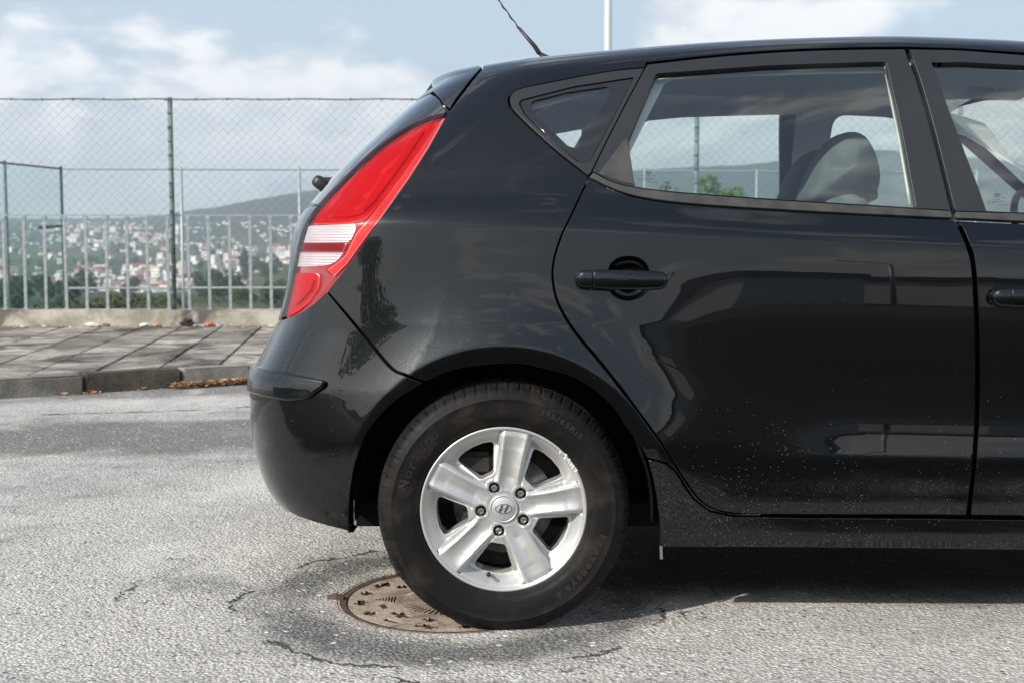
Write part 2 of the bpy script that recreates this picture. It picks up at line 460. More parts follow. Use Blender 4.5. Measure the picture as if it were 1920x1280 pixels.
def rnd_poly(pts, r, seg=5):
    """polygon with rounded corners; r one number or one per corner"""
    n = len(pts); out = []
    for i in range(n):
        rr = r[i] if isinstance(r, (list, tuple)) else r
        p = np.array(pts[i], float)
        if rr <= 0: out.append(tuple(p)); continue
        a = np.array(pts[i - 1], float) - p; b = np.array(pts[(i + 1) % n], float) - p
        la, lb = np.linalg.norm(a), np.linalg.norm(b); q = min(rr, la * .45, lb * .45)
        pa = p + a / la * q; pb = p + b / lb * q
        for k in range(seg + 1):
            t = k / seg; out.append(tuple((1 - t)**2 * pa + 2 * t * (1 - t) * p + t * t * pb))
    return out
def area(p):
    p = np.array(p); x, y = p[:, 0], p[:, 1]
    return .5 * np.sum(x * np.roll(y, -1) - y * np.roll(x, -1))
def clean(p, tol=.0012):
    out = []
    for q in p:
        if not out or math.hypot(q[0] - out[-1][0], q[1] - out[-1][1]) > tol: out.append(tuple(q))
    while len(out) > 3 and math.hypot(out[0][0] - out[-1][0], out[0][1] - out[-1][1]) < tol: out.pop()
    return out
def inset(p, d):
    """move a counter-clockwise polygon inwards by d"""
    p = np.array(p); n = len(p); out = []
    for i in range(n):
        a = p[i] - p[i - 1]; b = p[(i + 1) % n] - p[i]
        a = a / (np.linalg.norm(a) + 1e-12); b = b / (np.linalg.norm(b) + 1e-12)
        na = np.array((-a[1], a[0])); nb = np.array((-b[1], b[0])); m = na + nb; l = np.linalg.norm(m)
        if l < .2: out.append(p[i] + na * d); continue
        m = m / l; out.append(p[i] + m * d / max(.45, m @ na))
    return [tuple(q) for q in out]
def pip(P, poly):
    x, y = P[:, 0], P[:, 1]; ins = np.zeros(len(P), bool); q = np.array(poly); n = len(q); j = n - 1
    for i in range(n):
        c = ((q[i, 1] > y) != (q[j, 1] > y)) & (x < (q[j, 0] - q[i, 0]) * (y - q[i, 1]) / (q[j, 1] - q[i, 1] + 1e-15) + q[i, 0])
        ins ^= c; j = i
    return ins
def dist_poly(P, poly):
    q = np.array(poly); d = np.full(len(P), 1e9)
    for i in range(len(q)):
        a = q[i - 1]; b = q[i]; ab = b - a; t = np.clip(((P - a) @ ab) / (ab @ ab + 1e-15), 0, 1)
        d = np.minimum(d, np.linalg.norm(P - (a + t[:, None] * ab), axis=1))
    return d
def tri2d(poly, holes=(), step=.014, lines=(), extra=None, drop=None):
    """triangulate a polygon with holes; returns 2D verts, faces, and the loops as index lists"""
    V = []; E = []; loops = []
    for lp in [poly] + list(holes):
        s = len(V); V += [tuple(q) for q in lp]; n = len(lp)
        E += [(s + i, s + (i + 1) % n) for i in range(n)]; loops.append(list(range(s, s + n)))
    a = np.array(poly); lo, hi = a.min(0), a.max(0)
    us = np.arange(lo[0] + step / 2, hi[0], step)
    vs = list(np.arange(lo[1] + step / 2, hi[1], step))
    vs = [q for q in vs if all(abs(q - l) > step * .6 for l in lines)] + [l for l in lines if lo[1] < l < hi[1]]
    vs = np.array(sorted(vs)) if vs else np.array([(lo[1] + hi[1]) / 2])
    G = np.stack(np.meshgrid(us, vs, indexing='ij'), -1).reshape(-1, 2)
    if drop is not None: G = G[~drop(G)]
    if extra is not None: G = np.concatenate([G, extra])
    k = pip(G, poly) & (dist_poly(G, poly) > step * .38)
    for h in holes: k &= ~pip(G, h) & (dist_poly(G, h) > step * .38)
    V += [tuple(q) for q in G[k]]
    r = delaunay_2d_cdt([Vector(q) for q in V], E, [], 0, 1e-6)
    V2 = np.array([tuple(q) for q in r[0]]); fc = np.array([f for f in r[2] if len(f) == 3])
    cen = V2[fc].mean(1); k = pip(cen, poly)
    for h in holes: k &= ~pip(cen, h)
    fc = fc[k]
    mp = {}
    for i, o in enumerate(r[3]):
        for q in o: mp[q] = i
    loops = [[mp[i] for i in lp] for lp in loops]
    return V2, fc, loops

def inv_xz(pts):
    out = []
    for X, Z in pts:
        dd = (PG[..., 0] - X) ** 2 + (PG[..., 2] - Z) ** 2 + np.where(UG < .9, 1, 0) + np.where(VG > V_FTOP + .1, 1, 0)
        i, j = np.unravel_index(np.argmin(dd), dd.shape); u, v = ug[i], vg[j]
        for _ in range(6):
            h = .001; Q = S([u, u + h, u], [v, v, v + h]); J = np.array([[Q[1, 0] - Q[0, 0], Q[2, 0] - Q[0, 0]], [Q[1, 2] - Q[0, 2], Q[2, 2] - Q[0, 2]]]) / h
            st = np.linalg.solve(J, np.array([X - Q[0, 0], Z - Q[0, 2]])); st = np.clip(st, -.02, .02); u += st[0]; v += st[1]
        out.append((u, v))
    return out
ARC_UV = []
for k_, r_ in enumerate((.388, .397, .402, .4055, .408, .4105, .414, .419, .426, .436, .448)):
    ARC_UV += [(XW + r_ * math.cos(R(a_ + .8 * (k_ % 2))), ZW + r_ * math.sin(R(a_ + .8 * (k_ % 2)))) for a_ in np.arange(-4, 186, 1.6)]
_sx = S(np.clip(0, 0, 0), .5)
def _fast_uv(pts):
    out = []
    for X, Z in pts:
        u, v = ux(X, .5), .5
        for _ in range(14):
            h = .001; Q = S([u, u + h, u], [v, v, v + h]); J = np.array([[Q[1, 0] - Q[0, 0], Q[2, 0] - Q[0, 0]], [Q[1, 2] - Q[0, 2], Q[2, 2] - Q[0, 2]]]) / h
            st = np.clip(np.linalg.solve(J, np.array([X - Q[0, 0], Z - Q[0, 2]])), -.12, .12); u += st[0]; v = min(max(v + st[1], .01), V_MAX)
            if abs(st).max() < 1e-5: break
        out.append((u, v))
    return np.array(out)
def ux(X, v): return float(np.interp(X - np.interp(v, SV, XR), CX, US))
ARC_UV = _fast_uv(ARC_UV)
def near_arc(G):
    Q = S(np.maximum(G[:, 0], 0), np.clip(G[:, 1], 0, V_MAX)); r = np.hypot(Q[:, 0] - XW, Q[:, 2] - ZW)
    return (r > .381) & (r < .456)
CREASES = [V_CREASE - .009, V_CREASE - .003, V_CREASE + .003, V_CREASE + .009]
def panel(name, poly, mat, parent, holes=(), gap=.0022, depth=.018, off=0.0, step=.014, mirror=True, bevel=.0014, uv=False, flat_edges=False, join=False, side='both', arcs=False):
    """a sheet of the body surface inside a closed outline (given in picture points or in u,v), with rolled edges"""
    def prep(p, g, isuv):
        q = clean(p if isuv else inv(dens(p)))
        if area(q) < 0: q = q[::-1]
        return clean(inset(q, g), .0008)
    po = prep(poly, gap + bevel, uv)
    hs = [prep(h, -(gap + bevel), False) for h in holes]
    V2, fc, loops = tri2d(po, hs, step, CREASES, extra=ARC_UV if arcs else None, drop=near_arc if arcs else None)
    u, v = np.maximum(V2[:, 0], 0), np.clip(V2[:, 1], 0, V_MAX)
    P = S(u, v); N = normal(u, v); P = P + N * off
    fa = []
    for f in fc:
        a, b, c = P[f[0]], P[f[1]], P[f[2]]; n = np.cross(b - a, c - a)
        fa.append(tuple(f) if n @ N[f[0]] > 0 else (f[0], f[2], f[1]))
    P = list(P); N = list(N)
    for li, lp in enumerate(loops):
        lp = lp if li == 0 else lp[::-1]
        n = len(lp); rings = [lp]
        pts = [P[i] for i in lp]; nr = [N[i] for i in lp]; outw = []
        for i in range(n):
            t = pts[(i + 1) % n] - pts[i - 1]; t = t / (np.linalg.norm(t) + 1e-12)
            o = np.cross(t, nr[i]); o = o / (np.linalg.norm(o) + 1e-12); outw.append(o)
        # outward must point away from the panel
        cen = np.mean([P[i] for i in loops[0]], 0)
        s = sum(float(np.dot(outw[i], pts[i] - np.mean(pts, 0))) for i in range(n)); s = 1 if s > 0 else -1
        if li > 0: s = -s
        for (a, b, w1, w2) in ((.0007 * bevel / .0014, .0003, .75, .65), (bevel, bevel, .0, 1.0), (bevel, depth, 0.0, 1.0)):
            ring = []
            for i in range(n):
                if u[lp[i]] < .004: o = np.array((0, 0, 0.)) ; 
                else: o = outw[i] * s
                P.append(pts[i] + o * a - nr[i] * b); nn = nr[i] * w1 + o * w2
                if np.linalg.norm(nn) < .01: nn = nr[i]
                N.append(nn / np.linalg.norm(nn)); ring.append(len(P) - 1)
            rings.append(ring)
        for r0, r1 in zip(rings[:-1], rings[1:]):
            for i in range(n):
                j = (i + 1) % n
                fa.append((r0[i], r0[j], r1[j], r1[i]))
    P = np.array(P); N = np.array(N)
    out = []
    fa2 = []
    for f in fa:
        n = np.cross(P[f[1]] - P[f[0]], P[f[2]] - P[f[0]])
        fa2.append(f if n @ (N[f[0]] + N[f[-1]]) >= 0 else f[::-1])
    Pm = P.copy(); Pm[:, 1] = 2 * YC - Pm[:, 1]; Nm = N.copy(); Nm[:, 1] *= -1
    fm = [f[::-1] for f in fa2]
    if join:
        k = len(P); return mesh_obj(name, np.concatenate([P, Pm]), fa2 + [tuple(i + k for i in f) for f in fm], mat, parent, normals=np.concatenate([N, Nm]))
    o = mesh_obj(name, P, fa2, mat, parent, normals=N) if side != 'far' else None
    if mirror and side != 'near':
        mesh_obj(name, Pm, fm, mat, parent, normals=Nm)
    return o

# ------------------------------------------------------------------ outlines traced from the photograph (picture points on the side of the car)
arch = spline([(656, 1004), (657, 940), (666, 876), (685, 820), (704, 790), (739, 755), (798, 716), (862, 692), (960, 683), (1022, 693), (1081, 712), (1137, 752),
               (1175, 803), (1198, 836), (1211, 858), (1226, 916), (1233, 975), (1234, 1026)])
ar = np.array(arch)
def arch_from(i0, i1): return [tuple(q) for q in ar[i0:i1]]
ia = int(np.argmin(np.hypot(ar[:, 0] - 798, ar[:, 1] - 716)))
ib = int(np.argmin(np.hypot(ar[:, 0] - 1211, ar[:, 1] - 858)))
doorgap = spline([(1213, 121), (1184, 175), (1146, 248), (1104, 334), (1075, 395), (1052, 445), (1038, 492), (1037, 530), (1048, 572), (1078, 622), (1120, 672), (1160, 722),
                  (1200, 775), (1240, 830), (1275, 885), (1305, 928), (1332, 950), (1370, 961), (1430, 964)])
bline = spline([(1698, 92), (1722, 160), (1745, 240), (1768, 330), (1786, 400), (1808, 448), (1821, 490), (1827, 560), (1830, 650), (1830, 760), (1824, 870), (1813, 966)])
belt_lo = spline([(1104, 334), (1150, 356), (1200, 371), (1300, 384), (1500, 397), (1700, 407), (1787, 411)])
belt_hi = spline([(1113, 324), (1150, 342), (1190, 352), (1260, 361), (1400, 372), (1600, 385), (1783, 396)])
ftop = spline([(1213, 121), (1300, 111), (1400, 102), (1500, 96), (1600, 93), (1698, 92)])
lampR = spline([(838, 212), (806, 272), (770, 330), (735, 378), (705, 420), (680, 456), (655, 492), (632, 522), (612, 546), (590, 566), (565, 583), (545, 592), (526, 599)])
lampL = spline([(838, 212), (800, 221), (765, 237), (725, 262), (685, 295), (645, 334), (612, 367), (588, 395), (571, 424), (561, 455), (553, 490), (546, 525), (537, 565), (526, 599)])

car = empty('hatchback_car', 'shiny black hatchback parked side-on, its rear half filling the photo', 'car', (XW, YC, 0))

# --- painted body side
ROOFV = V_FTOP + .008
def ux(X, v): return float(np.interp(X - np.interp(v, SV, XR), CX, US))
spo_gap = spline([(907, 126), (885, 152), (862, 182), (840, 212)])
spo_uv = inv(dens(spo_gap, False)); u_end = 4.45
x_door_front = 1.95
fd_hinge_px = [(2440, 420), (2452, 560), (2450, 760), (2440, 870), (2400, 966)]
ft_uv = inv([(1213, 121), (1300, 111), (1400, 102), (1500, 96), (1600, 93), (1698, 92), (1800, 95), (1919, 103)])
# side panel: rear fender, pillar and the roof rail running forward
qw_out = spline([(1209, 127), (1150, 133), (1080, 145), (1020, 157), (985, 164), (965, 172), (955, 183), (957, 200), (972, 218), (1000, 245), (1040, 281), (1085, 317), (1101, 330)])
quarter = [tuple(q) for q in spo_gap[::-1]]      # lamp top -> roof
quarter_uv = inv(dens(lampR[:lampR.index((612.0, 546.0)) + 1][::-1] if (612.0, 546.0) in lampR else lampR[:65][::-1], False))
# outline in u,v: up the lamp edge, up the spoiler gap, along the roof rail, down the door gap, round the arch, up the bumper gap
bump_gap = spline([(612, 546), (655, 596), (700, 650), (735, 690), (762, 703), (798, 717)])
spo_up = inv(dens([(840, 212), (862, 182), (885, 152), (907, 126)], False))
vq = spo_up[-1][1]
rail_v = min(max(vq, V_FTOP + .03), V_MAX)
u_front_rail = ux(1.52, V_FTOP + .05)
top_line = [(u_, max(rail_v, V_FTOP + .055)) for u_ in np.arange(spo_up[-1][0] + .04, u_front_rail, .05)]
ft_line = inv(dens([(1919, 100), (1800, 92), (1698, 89), (1600, 90), (1500, 93), (1400, 99), (1300, 108), (1213, 118)], False, 20))
ft_line = [(u_front_rail - .01, ft_line[0][1] - .02), ((u_front_rail + ft_line[0][0]) / 2, ft_line[0][1] - .004)] + ft_line
dg_uv = inv(dens([q for q in doorgap if q[1] > 330], False))
qw_uv = inv(dens(qw_out, False))
arch_q = inv(dens(arch_from(ia, ib + 1)[::-1], False))
sill_end = inv(dens([(1430, 964), (1370, 966), (1330, 957), (1300, 934), (1268, 884), (1250, 868), (1228, 862), (1211, 858)], False))
bg_uv = inv(dens(bump_gap[::-1], False))
Q = quarter_uv + spo_up[1:] + top_line + ft_line + qw_uv + dg_uv + sill_end[1:] + arch_q[1:] + bg_uv[1:-1]
panel('body_side', Q, M['paint'], car, uv=True, arcs=True)

# --- sill moulding along the foot of the doors
sill = inv(dens([(1211, 858), (1228, 862), (1250, 868), (1268, 884), (1300, 934), (1330, 957), (1370, 966), (1500, 968), (1700, 969), (1919, 972)], False)) 
su = sill[-1]; s_bot = inv(dens([(1919, 1031), (1700, 1028), (1500, 1026), (1234, 1025)], False))
sill = sill + [(u_, su[1]) for u_ in np.arange(su[0] + .1, su[0] + 1.25, .1)] + [(su[0] + 1.2, s_bot[0][1])] + s_bot + inv(dens([tuple(q) for q in ar[ib:][::-1]], False))[1:-1]
panel('sill_moulding', sill, M['paint'], car, uv=True, depth=.03, off=.002, bevel=.003)

# --- rear door
hole1 = rnd_poly([(1140, 515), (1146, 495), (1160, 485), (1180, 482), (1200, 486), (1214, 500), (1217, 525), (1214, 545), (1200, 557), (1178, 563), (1158, 558), (1143, 545)], 8)
door_bot = [(1813, 966), (1700, 965), (1500, 965), (1430, 964)]
dl = [q for q in doorgap if q[1] >= 334]
rear_door = dens([tuple(q) for q in belt_lo], False) + [q for q in bline if q[1] > 412] + door_bot[1:] + [q for q in dl[::-1]][1:-1]
panel('rear_door', rear_door, M['paint'], car, holes=[hole1])
frame_out = [q for q in doorgap if q[1] < 326][::-1] + ftop[1:] + [q for q in bline if 92 < q[1] < 394] + belt_hi[::-1]
glass1 = rnd_poly([(1231, 139), (1440, 124), (1660, 117), (1690, 250), (1716, 389), (1600, 383), (1400, 371), (1260, 360), (1192, 350), (1184, 300), (1180, 262)], [3, 0, 7, 0, 2, 0, 0, 0, 2, 0, 3])
panel('window_frame', frame_out, M['trim'], car, holes=[glass1], depth=.022, gap=.0015)
panel('belt_strip', belt_hi + belt_lo[::-1], M['strip'], car, off=.004, gap=.0005, depth=.012, bevel=.003)
panel('quarter_plate', [(1122, 326), (1172, 258), (1178, 262), (1184, 300), (1191, 347), (1160, 341)], M['strip'], car, off=.0012, gap=.0008, depth=.004)
gl_out = [(1223, 132), (1440, 118), (1666, 110), (1722, 393), (1600, 391), (1400, 379), (1260, 368), (1184, 356), (1173, 262)]
panel('window_pane', gl_out, M['glass'], car, off=-.012, depth=.003, gap=0, step=.03)

# --- front door
def shift(p, dxp=0, dyp=0): return [(a + dxp, b + dyp) for a, b in p]
hole2 = shift(hole1, 783, 34)
hole2 = [q for q in hole2]
bl2 = [(q[0] + 5, q[1]) for q in bline]
uvB = inv(dens([q for q in bl2 if q[1] > 415], False))
fb = inv(dens([(1789, 413), (1919, 419)], False, 20))
slope_v = (fb[-1][1] - fb[0][1])
ufront = 3.02
fbx = fb + [(uu, fb[-1][1]) for uu in np.arange(fb[-1][0] + .05, ufront, .05)]
fdoor = fbx + [(ufront + .01, V_CREASE - .2), (ufront, V_CREASE - .4), (ufront - .06, uvB[-1][1] + .03), (ufront - .1, uvB[-1][1])] + [(uu, uvB[-1][1]) for uu in np.arange(ufront - .15, uvB[-1][0] + .03, -.05)] + uvB[::-1][:-1]
def rel_hole(h, poly_uv): return h
fr2_out = inv(dens([(1703, 92), (1800, 94), (1919, 103)], False, 15))
t_end = fr2_out[-1]
bb = inv(dens([(1919, 401), (1792, 397)], False, 15))
up_front = [(t_end[0] + .25, t_end[1] - .015), (t_end[0] + .42, t_end[1] - .08), (3.1, bb[0][1] + .13), (3.32, bb[0][1])]
fr2 = fr2_out + up_front + bb + inv(dens([q for q in bl2 if 92 < q[1] < 395][::-1], False))[:-1]
g2 = [(1749, 119), (1800, 118), (1919, 124)]
g2uv = inv(dens(g2, False, 15)); g2b = inv(dens([(1919, 398), (1851, 394), (1836, 350), (1790, 230)], False, 15))
g2loop = g2uv + [(t_end[0] + .24, t_end[1] - .05), (t_end[0] + .38, t_end[1] - .10), (3.05, bb[0][1] + .12), (3.22, bb[0][1] + .015)] + g2b
panel_holes_uv = clean(g2loop)
def panel_uvholes(name, poly, hole, mat, parent, **k):
    global inv
    _inv = inv; _d = globals()['dens']
    globals()['dens'] = lambda p, *a, **kk: p
    globals()['inv'] = lambda p: p
    try: return panel(name, poly, mat, parent, holes=[hole], uv=True, **k)
    finally: globals()['inv'] = _inv; globals()['dens'] = _d
panel_uvholes('window_frame', fr2, panel_holes_uv, M['trim'], car, depth=.022, gap=.0015)
b2 = inv(dens([(1790, 397), (1919, 401)], False, 15)); b2l = inv(dens([(1919, 417), (1791, 411)], False, 15))
panel('belt_strip', b2 + [(3.3, b2[-1][1]), (3.3, b2l[0][1])] + b2l, M['strip'], car, uv=True, off=.004, gap=.0005, depth=.012, bevel=.003)
gg = clean(inset(g2loop if area(g2loop) > 0 else g2loop[::-1], -.01))
panel('window_pane', gg, M['glass'], car, uv=True, off=-.012, depth=.003, gap=0, step=.03)

h2uv = inv(dens(hole2))
panel_uvholes('front_door', fdoor, h2uv, M['paint'], car)

# --- quarter light
qout = qw_out + [q for q in doorgap if 121 < q[1] < 326][::-1]
qglass = rnd_poly([(972, 189), (1075, 163), (1187, 146), (1150, 220), (1104, 306), (1084, 302), (1030, 258), (985, 214)], [10, 0, 2, 0, 12, 0, 0, 0])
panel('quarter_frame', qout, M['trim'], car, holes=[qglass], depth=.02, gap=.0015)
qclear = rnd_poly([(994, 189), (1060, 172), (1141, 160), (1142, 178), (1110, 232), (1084, 277), (1066, 273), (1030, 238), (1000, 208)], [9, 0, 10, 6, 0, 8, 8, 0, 6], 6)
panel('quarter_glass_border', qglass, M['frit'], car, holes=[qclear], off=-.004, depth=.004, gap=0)
panel('quarter_pane', qglass, M['glass'], car, off=-.0085, depth=.002, gap=0, step=.03)

# --- rear lamps
M['lamp_red'] = glass_mat('red_lens', (0.84, 0.000, 0.002), fk=.12)
M['lamp_dark'] = glass_mat('dark_red_lens', (0.50, 0.010, 0.03), fk=.12)
M['lamp_pink'] = glass_mat('pale_red_lens', (0.93, 0.22, 0.22), fk=.12)
M['lamp_clear'] = glass_mat('clear_lens', (0.95, 0.95, 0.96), fk=.12)
def reflector():
    m, t = new_mat('lamp_reflector')
    p = t.xyz(t.pos())
    wv = t.math('SINE', t.math('MULTIPLY', p[2], 900.0))
    cl = t.noise(t.pos(), 14, 2, .5)
    b = t.add('ShaderNodeBsdfPrincipled', Base_Color=t.mix(cl, (0.62, 0.62, 0.62), (0.95, 0.95, 0.95)), Roughness=0.32, Metallic=0.35, Normal=t.bump(wv, 0.55, 0.0012))
    t.l.new(b.outputs[0], t.out.inputs[0]); return m
M['reflector'] = reflector()
M['reflector_smooth'] = pbr('lamp_reflector_smooth', (0.72, 0.72, 0.72), 0.35, 0.25)
def prj(p, q): return tuple(p), tuple(q)
lampall = lampR + lampL[::-1][1:-1]
lamp = M
def lamp_part(n, poly, mat, off, **k):
    return panel(n, poly, mat, car, off=off, gap=0.0, bevel=.0008, depth=k.pop('depth', .002), step=.008, **k)
panel('lamp_housing', lampall, pbr('lamp_back', (0.25, 0.01, 0.012), .5), car, off=-.024, gap=.001, depth=.003, step=.01)
inner = rnd_poly([(820, 223), (786, 274), (748, 328), (710, 378), (684, 408), (652, 416), (583, 418), (590, 400), (614, 370), (648, 335), (688, 299), (728, 268), (768, 243), (800, 229)], [6, 0, 0, 0, 16, 0, 4, 0, 0, 0, 0, 0, 0, 0], 5)
rev1 = rnd_poly([(572, 421), (664, 417), (663, 432), (655, 448), (648, 454), (562, 455)], [3, 8, 6, 0, 2, 2], 5)
mid = [(561, 456), (647, 455), (640, 471), (556, 470)]
rev2 = rnd_poly([(556, 471), (640, 472), (628, 490), (608, 498), (550, 500)], [2, 3, 10, 10, 2], 5)
low = rnd_poly([(549, 511), (594, 513), (592, 540), (572, 566), (552, 582), (530, 595), (536, 566), (542, 537)], [3, 8, 10, 0, 0, 4, 0, 0], 5)
band = [q for q in lampR if q[1] < 500]
for nm, pl_, mt in (('brake_reflector', inner, M['reflector_smooth']), ('reverse_reflector', rev1, M['reflector']), ('reverse_reflector', rev2, M['reflector']),
                    ('strip_reflector', mid, M['reflector_smooth']), ('indicator_reflector', low, M['reflector_smooth'])):
    lamp_part(nm, pl_, mt, -.010, depth=.004)
# lens: one cover, cut in coloured zones
def between(t0, t1, rr):   # ribbon inside the right-hand edge
    out = []
    return out
zone1 = inner; 
edge = [(832, 217), (801, 274), (765, 331), (729, 382), (699, 424), (674, 458), (648, 494), (622, 519)]
inn = [(821, 224), (787, 275), (749, 329), (711, 379), (683, 415), (665, 436), (644, 478), (628, 492), (608, 505)]
lamp_part('reflector_step', rnd_poly([(796, 240), (770, 280), (738, 326), (702, 373), (676, 399), (650, 405), (603, 407), (640, 360), (680, 320), (720, 287), (760, 259)], [8, 0, 0, 0, 14, 0, 6, 0, 0, 0, 0], 5), M['reflector_smooth'], -.0045, depth=.006, bevel=.003) if False else None
panel('reflector_step', rnd_poly([(796, 240), (770, 280), (738, 326), (702, 373), (676, 399), (650, 405), (603, 407), (640, 360), (680, 320), (720, 287), (760, 259)], [8, 0, 0, 0, 14, 0, 6, 0, 0, 0, 0], 5), M['reflector_smooth'], car, off=-.0045, gap=0, depth=.006, bevel=.003, step=.008)
panel('reflector_step', rnd_poly([(560, 522), (586, 524), (580, 543), (562, 563), (548, 573)], [3, 6, 0, 4, 4], 4), M['reflector_smooth'], car, off=-.0045, gap=0, depth=.006, bevel=.002, step=.008)
lamp_part('edge_reflector', edge + inn[::-1], M['reflector_smooth'], -.009, depth=.003)
lamp_part('red_lens', inner, M['lamp_red'], -.001)
lamp_part('clear_lens', rev1, M['lamp_clear'], -.001)
lamp_part('red_strip_lens', mid, M['lamp_dark'], -.001)
lamp_part('clear_lens', rev2, M['lamp_clear'], -.001)
lamp_part('red_lens', low, M['lamp_red'], -.001)
lamp_part('pale_edge_lens', edge + inn[::-1], M['lamp_pink'], -.0008)
panel('lens_surround', lampall, glass_mat('surround_lens', (0.62, 0.03, 0.05)), car, holes=[], off=.0012, gap=.0022, depth=.004, step=.008) if False else None
surr_mat = pbr('dark_red_plastic', (0.30, 0.008, 0.016), .18, coat=1.0)
panel('lens_surround', lampall, surr_mat, car, holes=[inner, rev1, rev2, mid, low, edge + inn[::-1]] if False else [], off=-.012, gap=.0012, depth=.002, step=.008)
panel('lens_cover', lampall, glass_mat('outer_lens', (0.97, 0.90, 0.90), fk=.6), car, off=.002, gap=.0018, depth=.006, step=.008, bevel=.003)

# --- spoiler, tailgate and bumper wrap round the back (joined across the centre)
su_ = inv(dens([(903, 127), (882, 152), (859, 182), (843, 206)], False))
hat = inv(dens([(838, 208), (826, 188), (812, 173)], False))
v_sp = su_[-1][1]; v_st = hat[-1][1]
spoiler = [(0.012, V_MAX - .004), (su_[0][0] - .004, V_MAX - .004), (su_[0][0], su_[0][1])] + su_[1:] + hat[1:] + [(hat[-1][0] * .5, v_st), (0.012, v_st)]
# roof skin
topv = max(rail_v, V_FTOP + .055)
rx0 = su_[0][0] + .004
roofp = [(rx0, topv), (0.8, topv), (1.5, topv), (u_front_rail - .05, topv), (u_front_rail - .05, V_MAX - .002), (1.0, V_MAX - .002), (rx0, V_MAX - .002)]
panel('roof_panel', dens(roofp, True, .06), M['paint'], car, uv=True, join=True, depth=.02, step=.03, gap=.001)
panel('tailgate_spoiler', spoiler, M['paint'], car, uv=True, join=True, off=.002, depth=.012, bevel=.002, gap=.001)
lamp_l = inv(dens(lampL, False))
lt = [q for q in lamp_l]
v_glass = np.interp(398, [378, 420], [inv([(590, 385)])[0][1]] * 2)
i_split = int(np.argmin([abs(q[1] - v_glass) for q in lt]))
hg = lt[:i_split + 1] + [(lt[i_split][0] * .5, lt[i_split][1]), (0, lt[i_split][1]), (0, v_st - .004), (hat[-1][0] * .5, v_st - .004), (hat[-1][0] - .01, v_st - .004)] + hat[::-1][1:]
panel('rear_window', hg, pbr('dark_rear_glass', (0.012, 0.015, 0.018), .03, coat=1.0), car, uv=True, join=True, depth=.01)
tg = lt[i_split:] + [(lt[-1][0] * .6, lt[-1][1] - .02), (0, lt[-1][1] - .03), (0, lt[i_split][1]), (lt[i_split][0] * .5, lt[i_split][1])]
panel('tailgate', tg, M['paint'], car, uv=True, join=True, depth=.02)
lampbot = inv(dens([(526, 600), (545, 593), (565, 584), (590, 567), (612, 546)], False))
arch_b = inv(dens([q for q in arch_from(0, ia + 1)][::-1], False))
bb_ = inv(dens([(657, 996), (630, 990), (600, 982), (565, 971), (535, 956)], False))
bump = lampbot + inv(dens(bump_gap, False))[1:] + arch_b[1:-1] + bb_ + [(bb_[-1][0] * .7, bb_[-1][1] + .02), (0, bb_[-1][1] + .02), (0, lt[-1][1] - .035), (lampbot[0][0] * .6, lampbot[0][1] - .02)]
panel('rear_bumper', clean([q for q in bump if q[1] >= 0]), M['paint'], car, uv=True, join=True, depth=.03, bevel=.002, arcs=True)
pad = inv(dens(rnd_poly([(476, 684), (520, 694), (570, 704), (617, 711), (611, 724), (580, 748), (545, 752), (500, 744), (472, 736)], [4, 0, 0, 5, 5, 10, 8, 0, 4]), True))
panel('bumper_pad', pad, M['paint'], car, uv=True, off=.015, depth=.018, gap=0, bevel=.008)

# inner shell: dark inside of the skin, shows only through the joints
sh = [(0, .1), (0.5, .1), (1.0, .10)] + inv(dens([(660, 1000)], False)) + inv(dens([tuple(q) for q in arch[::3]], False, 60)) 
shell_poly = [(u_, .075) for u_ in np.arange(0.02, .75, .1)] + inv(arch[::4]) + [(u_, .075) for u_ in np.arange(inv([(1240, 1020)])[0][0] + .05, 3.05, .1)] + [(3.05, V_BELT - .07)] + \
    inv([(1919, 424), (1700, 414), (1500, 404), (1300, 391), (1200, 378), (1120, 348), (1080, 322), (1000, 252), (950, 198), (950, 175), (1010, 150), (1120, 132), (1215, 112), (1450, 96), (1600, 88), (1698, 86), (1919, 96)]) + \
    [(ux(1.5, V_FTOP), V_FTOP + .02), (ux(1.5, V_FTOP), V_MAX - .01), (1.0, V_MAX - .01), (1.0, V_FTOP), (0.02, V_BELT + .12)]
panel('inner_shell', shell_poly, M['inner'], car, uv=True, off=-.030, gap=0, depth=.002, step=.03)
# arch lip behind lip + wheel housing
for side in (1, -1):
    for xw in (XW, XW + WB):
        y0 = YC - side * (W - .035); y1 = YC - side * (W - .33)
        P_ = []; Fc = []
        for k in range(41):
            a = R(-5 + 190 * k / 40)
            r = .372
            P_.append((xw + r * math.cos(a), y0, ZW + r * math.sin(a))); P_.append((xw + r * math.cos(a), y1, ZW + r * math.sin(a)))
        for k in range(40): Fc.append((2 * k, 2 * k + 2, 2 * k + 3, 2 * k + 1))
        k0 = len(P_)
        P_.append((xw, y1, ZW)); 
        for k in range(40): Fc.append((2 * k + 1, 2 * k + 3, k0))
        mesh_obj('wheel_housing', P_, Fc, M['inner'], car)
